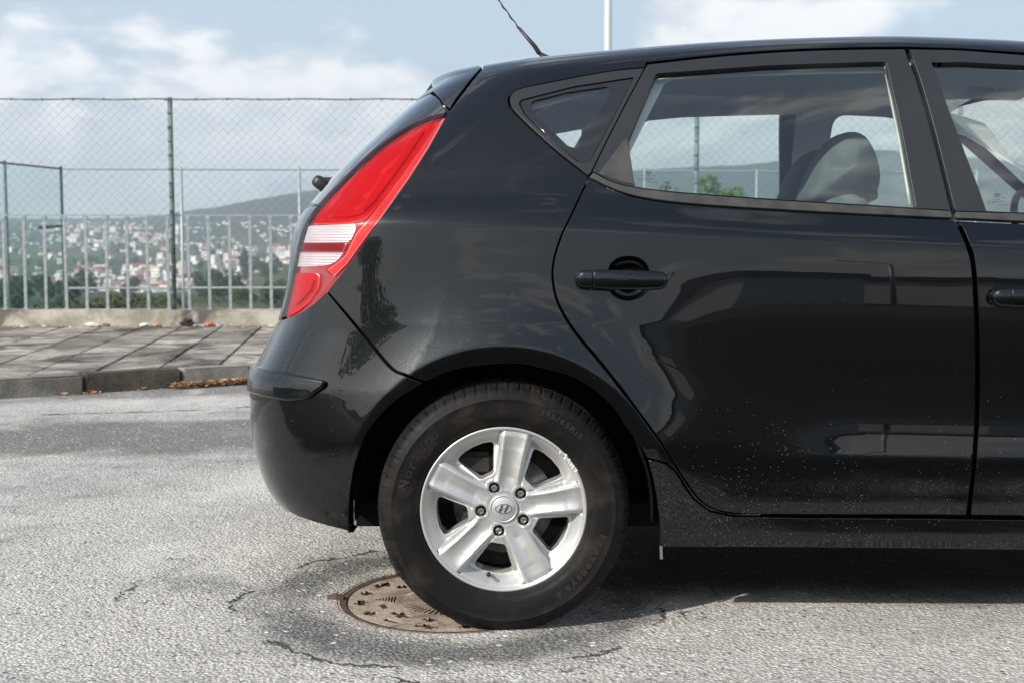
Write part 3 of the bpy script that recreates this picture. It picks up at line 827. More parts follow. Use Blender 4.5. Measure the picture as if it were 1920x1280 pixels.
# front part of the car beyond the frame: wings, bonnet, windscreen, kept simple
fp = fbx[-1]
wing = [(ufront + .012, fp[1] + .0), (3.3, V_BELT - .03), (3.6, V_BELT - .04), (4.0, V_BELT - .06), (4.4, V_BELT - .10), (4.44, .35), (4.40, .12)] 
arf = [(a[0] + (WB * 1.0), a[1]) for a in [(q[0], q[1]) for q in inv(arch[::5])] if a[1] > .05]
wing = wing + [(arf[-1][0] + .0, .08)] + arf[::-1] + [(ufront - .08, .10), (ufront - .07, .3)]
wing = [(min(q[0], 4.45), q[1]) for q in wing]
panel('front_wing', clean(dens(wing, True, .05)), M['paint'], car, uv=True, step=.03)
xs0 = 2.10
def bon(x, yy):
    q = (x - 1.7) / 1.75; hz_ = 1.02 - .30 * q ** 2.2 - .05 * q
    return hz_ - .10 * abs(yy) ** 3
P_ = []; Fc = []
for i in range(21):
    x = 2.2 + (XW + WB + .72 - 2.2) * i / 20
    wd = (W - .06) * (1 - .18 * (i / 20) ** 3)
    for j in range(21):
        q = -1 + j / 10; P_.append((x, YC + q * wd, bon(x, q)))
for i in range(20):
    for j in range(20):
        a = i * 21 + j; Fc.append((a, a + 21, a + 22, a + 1))
mesh_obj('bonnet', P_, Fc, M['paint'], car, smooth=True)
P_ = []; Fc = []
for i in range(9):
    t = i / 8; x = 1.52 + .72 * t; z = 1.455 - .45 * t ** 1.25; wd = .56 + .18 * t
    for j in range(13):
        q = -1 + j / 6; P_.append((x - .09 * q * q, YC + q * wd, z - .02 * q * q))
for i in range(8):
    for j in range(12):
        a = i * 13 + j; Fc.append((a, a + 13, a + 14, a + 1))
mesh_obj('windscreen', P_, Fc, M['glass'], car, smooth=True)
P_, Fc = [], []
bm = bmesh.new(); bm_box(bm, (XW + WB + .55, YC, .42), (.42, 1.3, .42), bevel=.08); bm_obj('front_bumper', bm, M['paint'], car, smooth=True)
# floor pan
bm = bmesh.new(); bm_box(bm, (1.1, YC, .27), (3.0, 1.50, .06)); bm_obj('floor_pan', bm, M['inner'], car)
bm = bmesh.new(); bm_box(bm, (1.35, YC, .31), (1.8, 1.44, .015)); bm_obj('carpet', bm, pbr('grey_carpet', (0.22, 0.22, 0.21), 1.0), car)
bm = bmesh.new(); bm_box(bm, (-.42, YC, .34), (.36, 1.3, .12), bevel=.03); bm_obj('spare_wheel_well', bm, M['inner'], car)
bm = bmesh.new(); bm_tube(bm, [at(1239, 1020, 3.22), at(1240, 1047, 3.22)], .004, 6); bm_obj('jacking_stud', bm, M['steel'], car)

# --- inside trim and roof lining, with the window openings cut out (side view in metres)
hA = rnd_poly([(.465, 1.415), (.60, 1.428), (1.01, 1.437), (1.015, 1.06), (.31, 1.06), (.315, 1.14)], [.02, 0, .02, 0, 0, 0])
hB = rnd_poly([(1.145, 1.437), (1.40, 1.425), (1.62, 1.360), (1.90, 1.21), (2.22, 1.00), (1.13, 1.02)], [.05, 0, 0, 0, 0, 0])
hC = rnd_poly([(.03, 1.35), (.285, 1.395), (.20, 1.20), (.10, 1.18)], .02)
holes_uv = [inv_xz(dens(h, True, .04)) for h in (hA, hB, hC)]
trim_poly = dens([(1.05, V_BELT - .05), (3.25, V_BELT - .05), (3.25, V_BELT + .05), (ux(1.68, V_FTOP), V_FTOP), (ux(1.5, V_FTOP), V_FTOP + .06), (ux(1.5, V_FTOP), V_MAX - .002), (.35, V_MAX - .002), (.45, V_FTOP + .05)], True, .08)
_i, _d = inv, dens
inv = lambda p: p; dens = lambda p, *a, **k: p
panel('headliner', trim_poly, M['headliner'], car, holes=holes_uv, uv=True, off=-.052, gap=0, depth=.004, step=.025, side='far')
hA2 = rnd_poly([(.40, 1.42), (.60, 1.425), (1.05, 1.43), (1.06, 1.06), (.25, 1.06), (.275, 1.17)], [.02, 0, .02, 0, 0, 0])
hC2 = rnd_poly([(.00, 1.33), (.30, 1.41), (.22, 1.20), (.13, 1.15)], .02)
near_holes = [inv_xz(_d(h, True, .04)) for h in (hA2, rnd_poly([(1.10, 1.44), (1.45, 1.44), (1.72, 1.37), (2.0, 1.24), (2.30, .97), (1.11, 1.01)], 0), hC2)]
panel('headliner', trim_poly, M['headliner'], car, holes=near_holes, uv=True, off=-.052, gap=0, depth=.004, step=.025, side='near')
lin = _d([(ux(.46, .4), .30), (3.0, .30), (3.0, V_BELT - .06), (ux(.46, .4), V_BELT - .06)], True, .08)
panel('door_lining', lin, pbr('door_lining_plastic', (0.36, 0.36, 0.34), .7), car, uv=True, off=-.075, gap=0, depth=.004, step=.04)
bm = bmesh.new(); bm_box(bm, (-.12, YC, .965), (.60, 1.36, .02), bevel=.008); bm_obj('parcel_shelf', bm, pbr('parcel_shelf_felt', (0.36, 0.36, 0.35), 1.0), car)
inv, dens = _i, _d

# --- door handles
def handle(x0, x1, zc, px_hole):
    def side_y(x):
        u_, v_ = inv([(0, 0)])[0] if False else (0, 0)
        return None
    pts = inv(dens(px_hole)); Pn = S(np.array([q[0] for q in pts]), np.array([q[1] for q in pts])); ysurf = float(Pn[:, 1].mean())
    # recess bowl
    c = Pn.mean(0); rings = []; V_ = []; F_ = []
    n = len(Pn)
    for k, (sc_, dp) in enumerate(((1.03, .0012), (1.0, .006), (.95, .014), (.84, .022), (.6, .027), (.3, .029))):
        for p in Pn: V_.append((c[0] + (p[0] - c[0]) * sc_, p[1] + dp, c[2] + (p[2] - c[2]) * sc_))
    V_.append((c[0], c[1] + .0295, c[2]))
    for k in range(5):
        for i in range(n): j = (i + 1) % n; F_.append((k * n + i, k * n + j, (k + 1) * n + j, (k + 1) * n + i))
    for i in range(n): F_.append((5 * n + i, 5 * n + (i + 1) % n, 6 * n))
    mesh_obj('handle_recess', V_, F_, M['paint'], car, smooth=True)
    def bar(name, xa, xb, rnda, rndb):
        NX, NS = 40, 24; V_ = []; F_ = []; L = xb - xa
        for i in range(NX + 1):
            q = i / NX; x = xa + L * q
            ea = min(1, (x - xa) / .022); eb = min(1, (xb - x) / .022)
            k = 1.0
            if rnda: k = min(k, math.sqrt(max(0, 1 - (1 - ea) ** 2.2)))
            if rndb: k = min(k, math.sqrt(max(0, 1 - (1 - eb) ** 2.2)))
            k = max(k, .02)
            g = (x - x0) / (x1 - x0); slope = -.004 * g
            hh = (.0205 + .0040 * math.sin(math.pi * g)) * k; hy = .013 * (0.4 + .6 * k)
            yc_ = ysurf - .018 - .012 * math.sin(math.pi * min(max(g, 0), 1)) + .006 * (1 - k)
            for s_ in range(NS):
                a = 2 * math.pi * s_ / NS; ca, sa = math.cos(a), math.sin(a)
                V_.append((x, yc_ + hy * math.copysign(abs(ca) ** .8, ca), zc + slope + hh * math.copysign(abs(sa) ** .75, sa)))
        for i in range(NX):
            for s_ in range(NS):
                t = (s_ + 1) % NS; F_.append((i * NS + s_, i * NS + t, (i + 1) * NS + t, (i + 1) * NS + s_))
        F_.append(tuple(range(NS))[::-1]); F_.append(tuple(range(NX * NS, NX * NS + NS)))
        o = mesh_obj(name, V_, F_, M['paint'], car, smooth=True); return o
    xc = x0 + .042
    bar('handle_cap', x0, xc - .0009, True, False); bar('door_handle', xc + .0009, x1, False, True)
    # feet of the handle on the door skin
    for nm, xa, xb in (('handle_mount', x0 + .002, x0 + .055), ('handle_mount', x1 - .05, x1 - .004)):
        bm = bmesh.new(); bm_box(bm, ((xa + xb) / 2, ysurf - .006, zc - .002), (xb - xa, .018, .037), bevel=.006); bm_obj(nm, bm, M['rubber'], car, smooth=True)
a0 = at(1079, 524, 3.085); a1 = at(1255, 524, 3.085)
handle(a0[0], a1[0], a0[2], hole1)
b0 = at(1862, 558, 3.085)
handle(b0[0], b0[0] + (a1[0] - a0[0]), b0[2], hole2)

# --- wheels
def tyre_mat():
    m, t = new_mat('tyre_rubber')
    tc = t.add('ShaderNodeTexCoord').outputs['Object']; s = t.xyz(tc)
    r = t.math('SQRT', t.math('ADD', t.math('MULTIPLY', s[0], s[0]), t.math('MULTIPLY', s[2], s[2])))
    ring = t.math('SINE', t.math('MULTIPLY', r, 2600.0))
    nz = t.noise(tc, 9.0, 6, 0.65, 0.6); nf = t.noise(tc, 160.0, 4, 0.6)
    c = t.mix(t.ramp(nz, .45, .75, 0, .75), (0.0055, 0.0052, 0.0050), (0.040, 0.029, 0.021))
    c = t.mix(t.ramp(nf, .55, .8, 0, .25), c, (0.050, 0.043, 0.036))
    c = t.mix(t.ramp(r, .300, .312, 0, .4), c, (0.020, 0.019, 0.018))
    b = t.add('ShaderNodeBsdfPrincipled', Base_Color=c, Roughness=t.ramp(nz, .3, .7, .52, .72), Normal=t.bump(t.math('ADD', t.math('MULTIPLY', ring, .2), nf), .35, .0006))
    b.inputs['Specular IOR Level'].default_value = .2
    t.l.new(b.outputs[0], t.out.inputs[0]); return m
M['tyre'] = tyre_mat()
M['tyre_letter'] = pbr('tyre_letters', (0.0150, 0.0142, 0.0135), .45)
def alloy_mat():
    m, t = new_mat('alloy_silver')
    tc = t.add('ShaderNodeTexCoord').outputs['Object']
    nz = t.noise(tc, 30, 5, .6); v = t.add('ShaderNodeTexVoronoi', Vector=tc, Scale=1400.0)
    dirt = t.ramp(t.noise(tc, 14, 6, .7), .55, .8, 0, .35)
    c = t.mix(dirt, (0.56, 0.555, 0.54), (0.30, 0.26, 0.20))
    b = t.add('ShaderNodeBsdfPrincipled', Base_Color=c, Metallic=0.55, Roughness=t.ramp(nz, .3, .7, .36, .46), Normal=t.bump(v.outputs['Distance'], .06, .0004))
    b.inputs['Coat Weight'].default_value = .5; b.inputs['Coat Roughness'].default_value = .12
    t.l.new(b.outputs[0], t.out.inputs[0]); return m
M['alloy'] = alloy_mat()
M['barrel'] = pbr('wheel_barrel', (0.10, 0.10, 0.10), .5, .5, vary=.4, vscale=20)
M['disc'] = pbr('brake_disc', (0.16, 0.155, 0.15), .42, .8, vary=.3, vscale=30)
M['rust'] = pbr('rusty_metal', (0.10, 0.05, 0.03), .8, vary=.5, vscale=40)
M['scuff'] = pbr('scuffed_alloy', (0.75, 0.74, 0.72), .55, .3, bump=(500, .8, .001))

def rim_face():
    Rr = .1985
    def wsp(r): return np.interp(r, [.03, .07, .09, .13, .17, .2], [.040, .036, .0355, .0375, .041, .043])
    th0 = R(80.7)
    def hfun(x, z):
        r = np.hypot(x, z); a = np.arctan2(z, x)
        k = np.round((a - th0) / R(72)); da = a - th0 - k * R(72)
        lat = np.abs(np.sin(da)) * r; t = lat / wsp(r)
        sp = np.interp(r, [0, .034, .04, .052, .075, .11, .15, .185, .199], [.030, .030, .028, .0265, .022, .0165, .014, .0150, .0185])
        groove = .0095 * np.clip(1 - (t / .62) ** 2, 0, 1) * np.interp(r, [.045, .08, .16, .195], [.0, 1, .8, .15])
        bev = .014 * np.clip((t - .66) / .34, 0, 1) ** 1.5 * np.interp(r, [.06, .085], [0, 1])
        spoke = sp + groove + bev
        bar_ = np.interp(r, [.075, .09, .165, .172, .182, .192, .199], [.0225, .028, .052, .048, .036, .025, .0190])
        q = np.clip((t - .88) / .16, 0, 1); q = q * q * (3 - 2 * q) * np.interp(r, [.06, .09], [0, 1])
        y = spoke * (1 - q) + np.maximum(bar_, spoke * 0 + .0) * q
        # nut seats
        for n in range(5):
            an = R(42 + 72 * n); d_ = np.hypot(x - .0573 * math.cos(an), z - .0573 * math.sin(an))
            y = y - .0012 * np.exp(-((d_ - .0195) / .0025) ** 2)
        return y
    circ = [(Rr * math.cos(2 * math.pi * k / 180), Rr * math.sin(2 * math.pi * k / 180)) for k in range(180)]
    holes = []
    for n in range(5):
        b_ = R(44.7 + 72 * n); pol = []
        for r_, a_ in ((.090, -12.2), (.0885, 0), (.090, 12.2), (.128, 16.2), (.168, 18.6), (.1705, 9), (.171, 0), (.1705, -9), (.168, -18.6), (.128, -16.2)):
            pol.append((r_ * math.cos(b_ + R(a_)), r_ * math.sin(b_ + R(a_))))
        holes.append(dens(rnd_poly(pol, [.016, 0, .016, 0, .016, 0, 0, 0, .016, 0], 5), True, .004))
    nuts = []
    for n in range(5):
        an = R(42 + 72 * n); nuts.append([(.0573 * math.cos(an) + .0155 * math.cos(2 * math.pi * k / 28), .0573 * math.sin(an) + .0155 * math.sin(2 * math.pi * k / 28)) for k in range(28)])
    V2, fc, loops = tri2d(circ, [clean(h, .0015) for h in holes] + nuts, .0032)
    y = hfun(V2[:, 0], V2[:, 1]); h = .0006
    gx = (hfun(V2[:, 0] + h, V2[:, 1]) - hfun(V2[:, 0] - h, V2[:, 1])) / (2 * h); gz = (hfun(V2[:, 0], V2[:, 1] + h) - hfun(V2[:, 0], V2[:, 1] - h)) / (2 * h)
    P = list(np.stack([V2[:, 0], y, V2[:, 1]], -1)); N = np.stack([gx, -np.ones_like(gx), gz], -1); N = list(N / np.linalg.norm(N, axis=1)[:, None])
    fa = [tuple(f) for f in fc]
    for li, lp in enumerate(loops[1:]):
        n = len(lp); c = np.mean([P[i] for i in lp], 0); prev = lp
        for (sc_, dp, wn) in ((-.0012, .0012, .6), (-.0018, .004, 1.0), (-.004 if li < 5 else -.0018, .040 if li < 5 else .018, 1.0)):
            ring = []
            for i in lp:
                v = P[i] - c; v[1] = 0; l = np.linalg.norm(v); o = v / l
                P.append(P[i] + o * sc_ + np.array((0, dp, 0))); nn = N[i] * (1 - wn) - o * wn; N.append(nn / np.linalg.norm(nn)); ring.append(len(P) - 1)
            for i in range(n): j = (i + 1) % n; fa.append((prev[i], prev[j], ring[j], ring[i]))
            prev = ring
    P = np.array(P); N = np.array(N); out = []
    for f in fa:
        nn = np.cross(P[f[1]] - P[f[0]], P[f[2]] - P[f[0]]); out.append(f if nn @ (N[f[0]] + N[f[2]]) > 0 else f[::-1])
    return P, out, N

def text_mesh(ch, size, ext):
    cu = bpy.data.curves.new('t', 'FONT'); cu.body = ch; cu.size = size; cu.extrude = ext; cu.resolution_u = 3; cu.offset = size * .028
    ob = bpy.data.objects.new('t', cu); col.objects.link(ob)
    dg = bpy.context.evaluated_depsgraph_get(); me = bpy.data.meshes.new_from_object(ob.evaluated_get(dg))
    bpy.data.objects.remove(ob); bpy.data.curves.remove(cu)
    v = np.array([tuple(q.co) for q in me.vertices]) if len(me.vertices) else np.zeros((0, 3)); f = [tuple(p.vertices) for p in me.polygons]
    bpy.data.meshes.remove(me)
    return v, f
def tyre_word(word, size, r, a_mid, ysurf, stretch=1.0, space=.0):
    V_, F_ = [], []
    glyphs = []; tot = 0
    for ch in word:
        v, f = text_mesh(ch, size, .0005)
        wd = (v[:, 0].max() - v[:, 0].min()) * stretch + size * .12 + space if len(v) else size * .35
        glyphs.append((v, f, wd)); tot += wd
    s = -tot / 2
    for v, f, wd in glyphs:
        if len(v):
            a = a_mid - (s + wd / 2) / r; cx = (v[:, 0].max() + v[:, 0].min()) / 2; off = len(V_)
            er = np.array((math.cos(a), math.sin(a))); et = np.array((math.sin(a), -math.cos(a)))
            for q in v:
                p = er * (r + q[1]) + et * (q[0] - cx) * stretch; rr = math.hypot(*p)
                V_.append((p[0], float(np.interp(rr, [.215, .235, .26, .285, .300], [.010, .003, 0, .003, .010])) - .0008 - q[2], p[1]))
            F_ += [tuple(i + off for i in g) for g in f]
        s += wd
    return V_, F_

def make_wheel():
    e_ = bpy.data.objects.new('wheel', None); col.objects.link(e_); e_.parent = car
    prof_ = [(.196, .030), (.203, .018), (.2085, .0125), (.216, .0085), (.2225, .0072), (.2235, .0062), (.235, .003), (.250, .0008), (.262, 0), (.276, .0012), (.2775, .0005), (.2795, .0016), (.290, .0055), (.299, .0110), (.3055, .019), (.3105, .029),
             (.3135, .038), (.3152, .046), (.3158, .050), (.309, .0505), (.309, .057), (.3165, .0575), (.317, .080), (.3095, .0805), (.3095, .089), (.317, .0895)]
    prof_ = prof_ + [(r, .195 - y) for r, y in prof_[::-1]]
    SEG = 420; n = len(prof_); P = []; Fc = []
    for k in range(SEG):
        a = 2 * math.pi * k / SEG
        for i, (r, y) in enumerate(prof_):
            if k % 6 == 0 and (12 <= i <= 17 or n - 18 <= i <= n - 13): r = r - (.0042 if i > 13 else .0016); 
            if k % 6 == 3 and 14 <= i <= 17: r -= .0012
            x, z = r * math.cos(a), r * math.sin(a)
            if z < -ZW + .001:
                dz_ = (-ZW + .001) - z; z = -ZW + .001 + (dz_ * .02); 
            # sidewall bulge near the contact patch
            bq = max(0, 1 - abs(a - 1.5 * math.pi) / .5) * max(0, 1 - abs(r - .285) / .05)
            P.append((x, y - .006 * bq * (1 if y < .1 else -1), z))
    for k in range(SEG):
        k2 = (k + 1) % SEG
        for i in range(n - 1): Fc.append((k * n + i, k * n + i + 1, k2 * n + i + 1, k2 * n + i))
    ty = mesh_obj('tyre', P, Fc, M['tyre'], e_, rel=False); ty.data.polygons.foreach_set('use_smooth', [True] * len(Fc)); ty.data.set_sharp_from_angle(angle=R(38))
    V_, F_ = [], []
    for wd in (('Norauto', .034, .243, R(149), 0, 1.0, .0035), ('Prevensys 3', .027, .247, R(-36), 0, 1.05, .0028), ('195/65R15', .020, .258, R(56), 0, 1.2, .001)):
        v, f = tyre_word(*wd); k = len(V_); V_ += v; F_ += [tuple(i + k for i in q) for q in f]
    o = mesh_obj('tyre_lettering', V_, F_, M['tyre_letter'], e_, rel=False); o['kind'] = 'stuff'
    P, f_, N_ = rim_face(); mesh_obj('rim', P, f_, M['alloy'], e_, normals=N_, rel=False)
    P, f_ = lathe([(.197, .0192), (.1990, .0178), (.2002, .0145), (.2016, .0128), (.2036, .0120), (.2062, .0123), (.2080, .0140), (.2088, .018), (.2085, .028)], 160, (0, 0, 0))
    mesh_obj('rim_lip', P, f_, M['alloy'], e_, smooth=True, rel=False)
    P, f_ = lathe([(.1985, .022), (.182, .040), (.176, .055), (.172, .10), (.178, .17), (.195, .19)], 96, (0, 0, 0)); mesh_obj('rim_barrel', P, f_, M['barrel'], e_, smooth=True, rel=False)
    P, f_ = lathe([(.0, .0215), (.028, .0215), (.0295, .0225), (.0300, .0240), (.0308, .0240), (.0315, .0222), (.0345, .0222), (.0355, .0240), (.036, .031)], 72, (0, 0, 0))
    mesh_obj('centre_cap', P, f_, M['alloy'], e_, smooth=True, rel=False)
    # raised oval with a slanted H
    bm = bmesh.new(); seg = 48
    def loopv(a_, b_, y): return [bm.verts.new((a_ * math.cos(2 * math.pi * k / seg), y, .001 + b_ * math.sin(2 * math.pi * k / seg))) for k in range(seg)]
    L1, L2, L3, L4 = loopv(.0215, .0125, .0216), loopv(.0213, .0123, .0203), loopv(.0198, .0108, .0203), loopv(.0196, .0106, .0216)
    for A, B in ((L1, L2), (L2, L3), (L3, L4)):
        for k in range(seg): bm.faces.new((A[k], A[(k + 1) % seg], B[(k + 1) % seg], B[k]))
    for pts in ([(-.0125, -.0075), (-.0085, -.0095), (-.0005, .0085), (-.005, .0100)], [(.0005, -.0090), (.005, -.0095), (.0130, .0075), (.0085, .0092)],
                [(-.0055, -.0030), (-.0030, -.0005), (.0060, .0035), (.0035, .0010)]):
        t_ = [bm.verts.new((x, .0201, z + .001)) for x, z in pts]; b_ = [bm.verts.new((x, .0217, z + .001)) for x, z in pts]
        bm.faces.new(t_)
        for k in range(4): bm.faces.new((t_[k], t_[(k + 1) % 4], b_[(k + 1) % 4], b_[k]))
    bmesh.ops.recalc_face_normals(bm, faces=bm.faces[:]); bm_obj('oval_emblem', bm, M['chrome'], e_, rel=False)
    for n in range(5):
        an = R(42 + 72 * n); c = (.0573 * math.cos(an), 0, .0573 * math.sin(an))
        P, f_ = lathe([(.0156, .027), (.0150, .0335), (.009, .036)], 28, c); k0 = len(P)
        mesh_obj('nut_seat', P, f_, M['rubber'], e_, smooth=True, rel=False)
        bm = bmesh.new(); r6 = an + .3
        prof6 = [(.0088, .037), (.0088, .0245), (.0076, .0225), (.0052, .0222), (.0046, .0235), (.0001, .0238)]
        rings = [[bm.verts.new((c[0] + r_ * math.cos(r6 + k * math.pi / 3), y_, c[2] + r_ * math.sin(r6 + k * math.pi / 3))) for k in range(6)] for r_, y_ in prof6]
        for A, B in zip(rings[:-1], rings[1:]):
            for k in range(6): bm.faces.new((A[k], A[(k + 1) % 6], B[(k + 1) % 6], B[k]))
        bmesh.ops.recalc_face_normals(bm, faces=bm.faces[:]); bm_obj('wheel_nut', bm, M['steel'], e_, rel=False)
    va = math.atan2(-(1086 - 957), 915 - 944); c = (.172 * math.cos(va), .036, .172 * math.sin(va))
    bm = bmesh.new(); bm_tube(bm, [(c[0] + .006 * math.cos(va), .044, c[2] + .006 * math.sin(va)), c, (c[0] * .985, .016, c[2] * .985), (c[0] * .98, .010, c[2] * .98)], [.0055, .0048, .0042, .0048], 10); bm_obj('valve', bm, M['rubber'], e_, smooth=True, rel=False)
    return e_
def brake(x, y, s):
    P, f_ = lathe([(.0, .070), (.065, .070), (.070, .095), (.128, .095), (.129, .105), (.06, .106)], 72, (x, y, ZW) if s > 0 else (x, y, ZW))
    if s < 0: P = [(p[0], 2 * y - p[1], p[2]) for p in P]
    mesh_obj('brake_disc', P, f_, M['disc'], car, smooth=True)
    bm = bmesh.new(); bm_box(bm, (x - .075, y + s * .098, ZW + .105), (.10, .07, .06), Matrix.Identity(3), bevel=.012); bm_obj('brake_caliper', bm, pbr('caliper_iron', (0.035, 0.03, 0.026), .7, .5, vary=.4), car)
    bm = bmesh.new(); bm_tube(bm, [(x - .055, y + s * .07, ZW + .062), (x - .03, y + s * .068, ZW + .075), (x - .012, y + s * .07, ZW + .10)], .0035, 6); bm_obj('brake_pipe', bm, M['rust'], car, smooth=True)
    P, f_ = lathe([(.0, .118), (.165, .118)], 48, (x, y, ZW)); 
    if s < 0: P = [(p[0], 2 * y - p[1], p[2]) for p in P]
    mesh_obj('backing_plate', P, f_, pbr('backing_plate_metal', (0.012, 0.012, 0.013), .8, .2, vary=.5, vscale=60), car)
wheel = make_wheel()
wheel.location = (0, YT - YC, ZW)
def copy_tree(o, parent):
    c = o.copy(); col.objects.link(c); c.parent = parent
    for ch in o.children: copy_tree(ch, c)
    return c
for (x, s) in ((XW + WB, 1), (XW, -1), (XW + WB, -1)):
    c = copy_tree(wheel, car); c.location = (x - XW, (YT - YC) * s, ZW)
    if s < 0: c.rotation_euler = (0, 0, math.pi)
for (x, s) in ((XW, 1), (XW + WB, 1), (XW, -1), (XW + WB, -1)): brake(x, YT if s > 0 else 2 * YC - YT, s)
# kerb scuff on the near rim
bm = bmesh.new()
for k in range(16):
    a = R(46 - 18 * k / 15 + random.uniform(-.4, .4)); r_ = .2035 + random.uniform(-.003, .0045); s_ = random.uniform(.002, .0042)
    vs = bmesh.ops.create_icosphere(bm, subdivisions=1, radius=s_)['verts']
    bmesh.ops.scale(bm, vec=(1.5, .25, .8), verts=vs)
    bmesh.ops.rotate(bm, verts=vs, cent=(0, 0, 0), matrix=Matrix.Rotation(-a + random.uniform(-.6, .6), 3, 'Y'))
    bmesh.ops.translate(bm, verts=vs, vec=(r_ * math.cos(a), .0125, r_ * math.sin(a)))
o = bm_obj('kerb_scuff', bm, M['scuff'], wheel, rel=False); o['kind'] = 'stuff'

# --- seats, steering wheel and small things inside
def soft_block(name, parent, c, s, mat, tilt=0.0, p=3.0, nx=14):
    bm = bmesh.new(); bmesh.ops.create_uvsphere(bm, u_segments=28, v_segments=18, radius=1)
    for v in bm.verts:
        q = v.co; l = (abs(q.x) ** p + abs(q.y) ** p + abs(q.z) ** p) ** (1 / p); v.co = q / l
        v.co.x *= s[0] / 2; v.co.y *= s[1] / 2; v.co.z *= s[2] / 2
    bmesh.ops.rotate(bm, verts=bm.verts, cent=(0, 0, 0), matrix=Matrix.Rotation(tilt, 3, 'Y'))
    bmesh.ops.translate(bm, verts=bm.verts, vec=c)
    return bm_obj(name, bm, mat, parent, smooth=True)
def headrest(yc, parent, mat):
    prof = spline([(1508, 382), (1514, 345), (1530, 302), (1556, 266), (1585, 249), (1612, 256), (1632, 290), (1641, 330), (1636, 362), (1624, 381)], True, 3)
    pts = [at(a, b, 3.60) for a, b in prof]; pts = [(p[0], p[2]) for p in pts]; n = len(pts)
    cx = sum(p[0] for p in pts) / n; cz = sum(p[1] for p in pts) / n; V_, F_ = [], []
    K = 12
    for k in range(K + 1):
        t = -1 + 2 * k / K; s_ = (max(0, 1 - abs(t) ** 3.2)) ** (1 / 3.2) * (1 if True else 0); s_ = max(s_, .02)
        for p in pts: V_.append((cx + (p[0] - cx) * (.25 + .75 * s_) if s_ > .02 else cx, yc + .135 * t, cz + (p[1] - cz) * (.25 + .75 * s_) if s_ > .02 else cz))
    for k in range(K):
        for i in range(n): j = (i + 1) % n; F_.append((k * n + i, k * n + j, (k + 1) * n + j, (k + 1) * n + i))
    mesh_obj('headrest', V_, F_, mat, parent, smooth=True)
for yc, mt in ((3.62, M['seat']), (YC + .37, M['seatshade'])):
    headrest(yc, car, mt)
    if yc > YC: col.objects[-1].location.x += .09
    soft_block('seat_backrest', car, (.97, yc, .80), (.20, .50, .62), M['seat'], R(-14))
    soft_block('seat_cushion', car, (1.24, yc, .47), (.52, .50, .20), M['seat'])
soft_block('rear_bench', car, (.30, YC, .72), (.20, 1.30, .60), M['seat'], R(-16)); soft_block('rear_bench_cushion', car, (.56, YC, .45), (.5, 1.3, .20), M['seat'])
bm = bmesh.new(); bm_box(bm, (2.02, YC, .90), (.42, 1.38, .16), bevel=.05); bm_obj('dashboard', bm, pbr('grey_dashboard', (0.22, 0.22, 0.22), .7), car, smooth=True)
P, f_ = lathe([(.185 + .013 * math.cos(a), .013 * math.sin(a)) for a in np.linspace(0, 2 * math.pi, 10, endpoint=False)], 48, (0, 0, 0), closed=True)
rm = Matrix.Rotation(R(90 - 24), 3, 'Z') @ Matrix.Rotation(0, 3, 'X')
P = [Matrix.Rotation(R(-22), 3, 'Y') @ (Matrix.Rotation(R(90), 3, 'Z') @ Vector(p)) + Vector((1.80, YC + .37, .955)) for p in P]
mesh_obj('steering_wheel', P, f_, M['rubber'], car, smooth=True)
for q in ((1834, 168, .07, .10), (1880, 163, .06, .09)):
    p = at(q[0], q[1], 3.92); bm = bmesh.new(); bm_box(bm, (p[0], p[1], 1.418), (q[2], q[3], .012), Matrix.Rotation(R(8), 3, 'Y'), bevel=.004); bm_obj('ceiling_lamp', bm, M['visor'], car)
bm = bmesh.new(); bm_box(bm, (1.86, YC, 1.33), (.03, .22, .06), bevel=.01); bm_obj('rear_view_mirror', bm, M['pillar'], car)
bm = bmesh.new(); q = spline([at(1664, 128, 3.345), at(1678, 200, 3.30), at(1695, 290, 3.245), at(1711, 384, 3.19)], False, 4)
bm_tube(bm, [Vector(p) + Vector((0, .018, 0)) for p in q], .0045, 8); bm_obj('seal_highlight', bm, pbr('pale_seal_glint', (0.42, 0.47, 0.45), .25), car, smooth=True)  # pale tube added for the bright specular edge along the pillar

